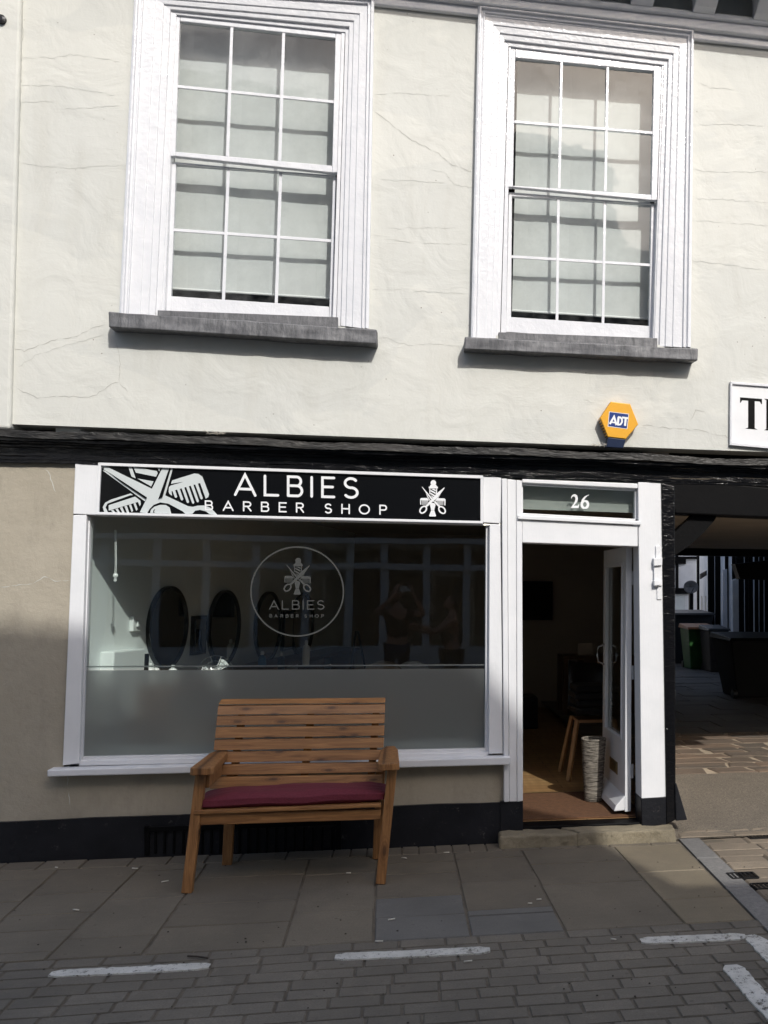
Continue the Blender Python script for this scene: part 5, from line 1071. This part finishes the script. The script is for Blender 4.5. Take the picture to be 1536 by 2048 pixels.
def head(c,face,parent,mat='skin',yawd=0,bun=False):
    bm=bmesh.new(); bmesh.ops.create_uvsphere(bm,u_segments=24,v_segments=18,radius=1)
    fx=Vector((face[0],face[1],0)).normalized(); sd=Vector((-fx.y,fx.x,0))
    for v in bm.verts:
        x,y,z=v.co; w=.074*(1-.22*max(0,-z)); d=.094*(1-.08*max(0,-z)); f=y*d
        if y>.75 and abs(x)<.28 and -.35<z<.1: f+=.022*(1-abs(x)/.28)          # nose
        if y>.7 and .06<z<.24 and .18<abs(x)<.55: f-=.008                       # eye sockets
        if y>.6 and -.62<z<-.45 and abs(x)<.4: f+=.005                          # lips
        if abs(x)>.9 and abs(z)<.25 and abs(y)<.3: w*=1.14                      # ears
        v.co=Vector(c)+sd*(x*w)+fx*f+Vector((0,0,z*.118))
    me=bpy.data.meshes.new('head'); bm.to_mesh(me); bm.free()
    for p in me.polygons: p.use_smooth=True
    me.materials.append(M[mat]); return me,fx,sd
def join_into(o,me):   # head belongs to the same body object
    pass
def person(name,loc,label,joints,edges,rads,headc,face,hands,clothes,hairpts):
    t=thing(name,loc,label,'person','')
    vs=[Vector(p) for p in joints]; body=skin('body',vs,edges,rads,'skin',t,2)
    me,fx,sd=head(headc,face,t); h=bpy.data.objects.new('head',me); C.objects.link(h); h.parent=t; h.matrix_parent_inverse=Matrix.Translation(-t.location)
    for nm,cv,ce,crd,cm_ in clothes: skin(nm,cv,ce,crd,cm_,t,1)
    hm=MB(); hc=Vector(headc)
    n=20
    for j in range(9):
        ph=math.pi*j/12
        for i in range(n):
            a=2*math.pi*i/n; q_=sd*math.cos(a)*.082*math.sin(ph)+fx*(math.sin(a)*.10*math.sin(ph)-.018)+Vector((0,0,.125*math.cos(ph)))
            hm.v.append(hc+q_)
    for j in range(8):
        for i in range(n):
            a=2*math.pi*(i+.5)/n
            if j>=5 and math.sin(a)>.1: continue
            hm.f.append([j*n+i,j*n+(i+1)%n,(j+1)*n+(i+1)%n,(j+1)*n+i])
    ho=hm.build('hair','hair',t,smooth=True); ho.modifiers.new('s','SOLIDIFY').thickness=.01
    if hairpts: skin('hair_bun' if len(hairpts)<3 else 'hair_length',hairpts,[(i,i+1) for i in range(len(hairpts)-1)],[.05]*len(hairpts),'hair',t,1)
    for hp,fd,pn in hands:   # palm with five curled fingers
        hp=Vector(hp); fd=Vector(fd).normalized(); pn=Vector(pn).normalized(); s_=fd.cross(pn).normalized()
        V=[hp,hp+fd*.05]; E=[(0,1)]; Rd=[.022,.026]
        for k,(off,l) in enumerate(((-.03,.062),(-.01,.075),(.01,.070),(.03,.056))):
            i0=len(V); V+=[hp+fd*.085+s_*off,hp+fd*(.085+l*.5)+s_*off+pn*.012,hp+fd*(.085+l*.75)+s_*off+pn*.04]; E+=[(1,i0),(i0,i0+1),(i0+1,i0+2)]; Rd+=[.0095,.0085,.007]
        i0=len(V); V+=[hp+fd*.03-s_*.045+pn*.01,hp+fd*.065-s_*.055+pn*.035]; E+=[(0,i0),(i0,i0+1)]; Rd+=[.011,.009]
        skin('hand',V,E,Rd,'skin',t,1)
    return t
def figure(x,y,hgt,fx,armsL,armsR):
    """standing skeleton; fx = facing direction"""
    f=Vector((fx[0],fx[1],0)).normalized(); s=Vector((-f.y,f.x,0)); o=Vector((x,y,0)); k=hgt/1.75
    z=lambda h:Vector((0,0,h*k))
    J=[o+z(.93),o+z(1.15),o+z(1.36),o+z(1.50),            # 0 pelvis 1 waist 2 chest 3 neck
       o+s*.18*k+z(1.40),armsL[0],armsL[1],                 # 4-6
       o-s*.18*k+z(1.40),armsR[0],armsR[1],                 # 7-9
       o+s*.10*k+z(.86),o+s*.11*k+f*.02+z(.48),o+s*.11*k+z(.08),o+s*.12*k+f*.14+z(.03),
       o-s*.10*k+z(.86),o-s*.11*k+f*.02+z(.48),o-s*.11*k+z(.08),o-s*.12*k+f*.14+z(.03),o+z(1.56)]
    E=[(0,1),(1,2),(2,3),(3,18),(2,4),(4,5),(5,6),(2,7),(7,8),(8,9),(0,10),(10,11),(11,12),(12,13),(0,14),(14,15),(15,16),(16,17)]
    Rd=[(.15*k,.11*k),(.13*k,.10*k),(.15*k,.11*k),.055,.052,.042,.03,.052,.042,.03,.085,.058,.045,.035,.085,.058,.045,.035,.05]
    return J,E,Rd
# photographer, holding a phone in front of the face
ox,oy=-.10,-7.02
J,E,Rd=figure(ox,oy,1.72,(0,1),[(-.42,oy+.10,1.36),(-.095,-6.70,1.66)],[(.27,oy+.10,1.34),(.095,-6.70,1.66)])
top=[J[0]+Vector((0,0,.02)),J[1],J[2],J[4],(J[4]+Vector(J[5]))/2,J[7],(J[7]+Vector(J[8]))/2]
person('person',(ox,oy,0),'person in a dark top holding a phone up sideways, reflected in the shop window',J,E,Rd,(ox,oy+.04,1.655),(0,1),[((-.095,-6.70,1.655),(0.15,.3,1),(1,.5,0)),((.095,-6.70,1.655),(-.15,.3,1),(-1,.5,0))],
 [('shirt',top,[(0,1),(1,2),(2,3),(3,4),(2,5),(5,6)],[(.175,.135),(.16,.125),(.175,.135),.07,.06,.07,.06],'dark_cloth'),('trousers',[J[0],J[10],J[11],J[12],J[14],J[15],J[16]],[(0,1),(1,2),(2,3),(0,4),(4,5),(5,6)],[(.165,.13),.10,.075,.065,.10,.075,.065],'jean')],
 [(ox-.06,oy-.04,1.68),(ox-.08,oy-.05,1.58),(ox-.09,oy-.04,1.48)])
ph=thing('mobile_phone',(0,-6.66,1.70),'pale phone held sideways, seen in the window reflection','phone'); m=MB(); m.box(-.075,.075,-6.668,-6.66,1.665,1.74); m.build('phone_body','courtyard_white',ph,bevel=.003); m=MB(); m.box(.035,.068,-6.66,-6.657,1.70,1.735); m.build('camera_bump','black_plastic',ph)
# companion in profile, arms forward
ox,oy=.66,-6.95
J,E,Rd=figure(ox,oy,1.60,(-1,.12),[(ox-.24,oy-.10,1.08),(ox-.48,oy-.02,1.12)],[(ox-.22,oy+.16,1.10),(ox-.46,oy+.10,1.20)])
top=[J[0],J[1],J[2]]
person('person',(ox,oy,0),'person in a dark sleeveless top with hair up, arms forward, reflected in the window',J,E,Rd,(ox-.02,oy,1.50),(-1,.12),[((ox-.48,oy-.02,1.12),(-1,0,.1),(0,.6,-1)),((ox-.46,oy+.10,1.20),(-1,0,.2),(0,-.4,-1))],
 [('vest',top,[(0,1),(1,2)],[(.17,.14),(.155,.125),(.165,.125)],'dark_cloth'),('trousers',[J[0],J[10],J[11],J[12],J[14],J[15],J[16]],[(0,1),(1,2),(2,3),(0,4),(4,5),(5,6)],[(.16,.13),.10,.075,.065,.10,.075,.065],'jean')],
 [(ox+.09,oy,1.57),(ox+.11,oy,1.55)])
# ------------------------------------------------------------ LIGHT, SKY, CAMERA
sc_=bpy.context.scene
T_prof=.80; az=R(15.5); el=math.atan(T_prof*math.cos(az))
sd_=Vector((math.sin(az)*math.cos(el),-math.cos(az)*math.cos(el),math.sin(el)))
w=bpy.data.worlds.new('World'); sc_.world=w; w.use_nodes=True; nt=w.node_tree; nt.nodes.clear()
sky=nt.nodes.new('ShaderNodeTexSky'); sky.sky_type='NISHITA'; sky.sun_disc=False; sky.sun_elevation=el; sky.sun_rotation=math.pi-az; sky.air_density=1.; sky.dust_density=3.; sky.ozone_density=1.
bg=nt.nodes.new('ShaderNodeBackground'); bg.inputs[1].default_value=.145; ow=nt.nodes.new('ShaderNodeOutputWorld'); nt.links.new(sky.outputs[0],bg.inputs[0]); nt.links.new(bg.outputs[0],ow.inputs[0])
ld=bpy.data.lights.new('sun','SUN'); ld.energy=2.3; ld.angle=R(.55); ld.color=(1,.975,.925); lo=bpy.data.objects.new('sun',ld); C.objects.link(lo); lo.rotation_euler=(-sd_).to_track_quat('-Z','Y').to_euler(); lo.location=(3,-8,9)
cd=bpy.data.cameras.new('camera'); cam=bpy.data.objects.new('camera',cd); C.objects.link(cam); sc_.camera=cam
cd.sensor_fit='VERTICAL'; cd.sensor_height=24.; cd.sensor_width=18.; cd.lens=24.*F/2048; cd.shift_x=-(PX-768)/2048.; cd.shift_y=0; cd.clip_start=.01; cd.clip_end=300
ex=ray(PX+1,PY)-ray(PX,PY); ey=ray(PX,PY)-ray(PX,PY+1); ez_=-ray(PX,PY).normalized(); ex.normalize(); ey.normalize()
cam.matrix_world=Matrix(((ex.x,ey.x,ez_.x,CAM.x),(ex.y,ey.y,ez_.y,CAM.y),(ex.z,ey.z,ez_.z,CAM.z),(0,0,0,1)))
sc_.view_settings.view_transform='Standard'; sc_.view_settings.look='None'; sc_.view_settings.gamma=1; sc_.view_settings.exposure=.44
sc_.render.engine='CYCLES'; sc_.render.resolution_x=768; sc_.render.resolution_y=1024
sc_.cycles.transparent_max_bounces=16
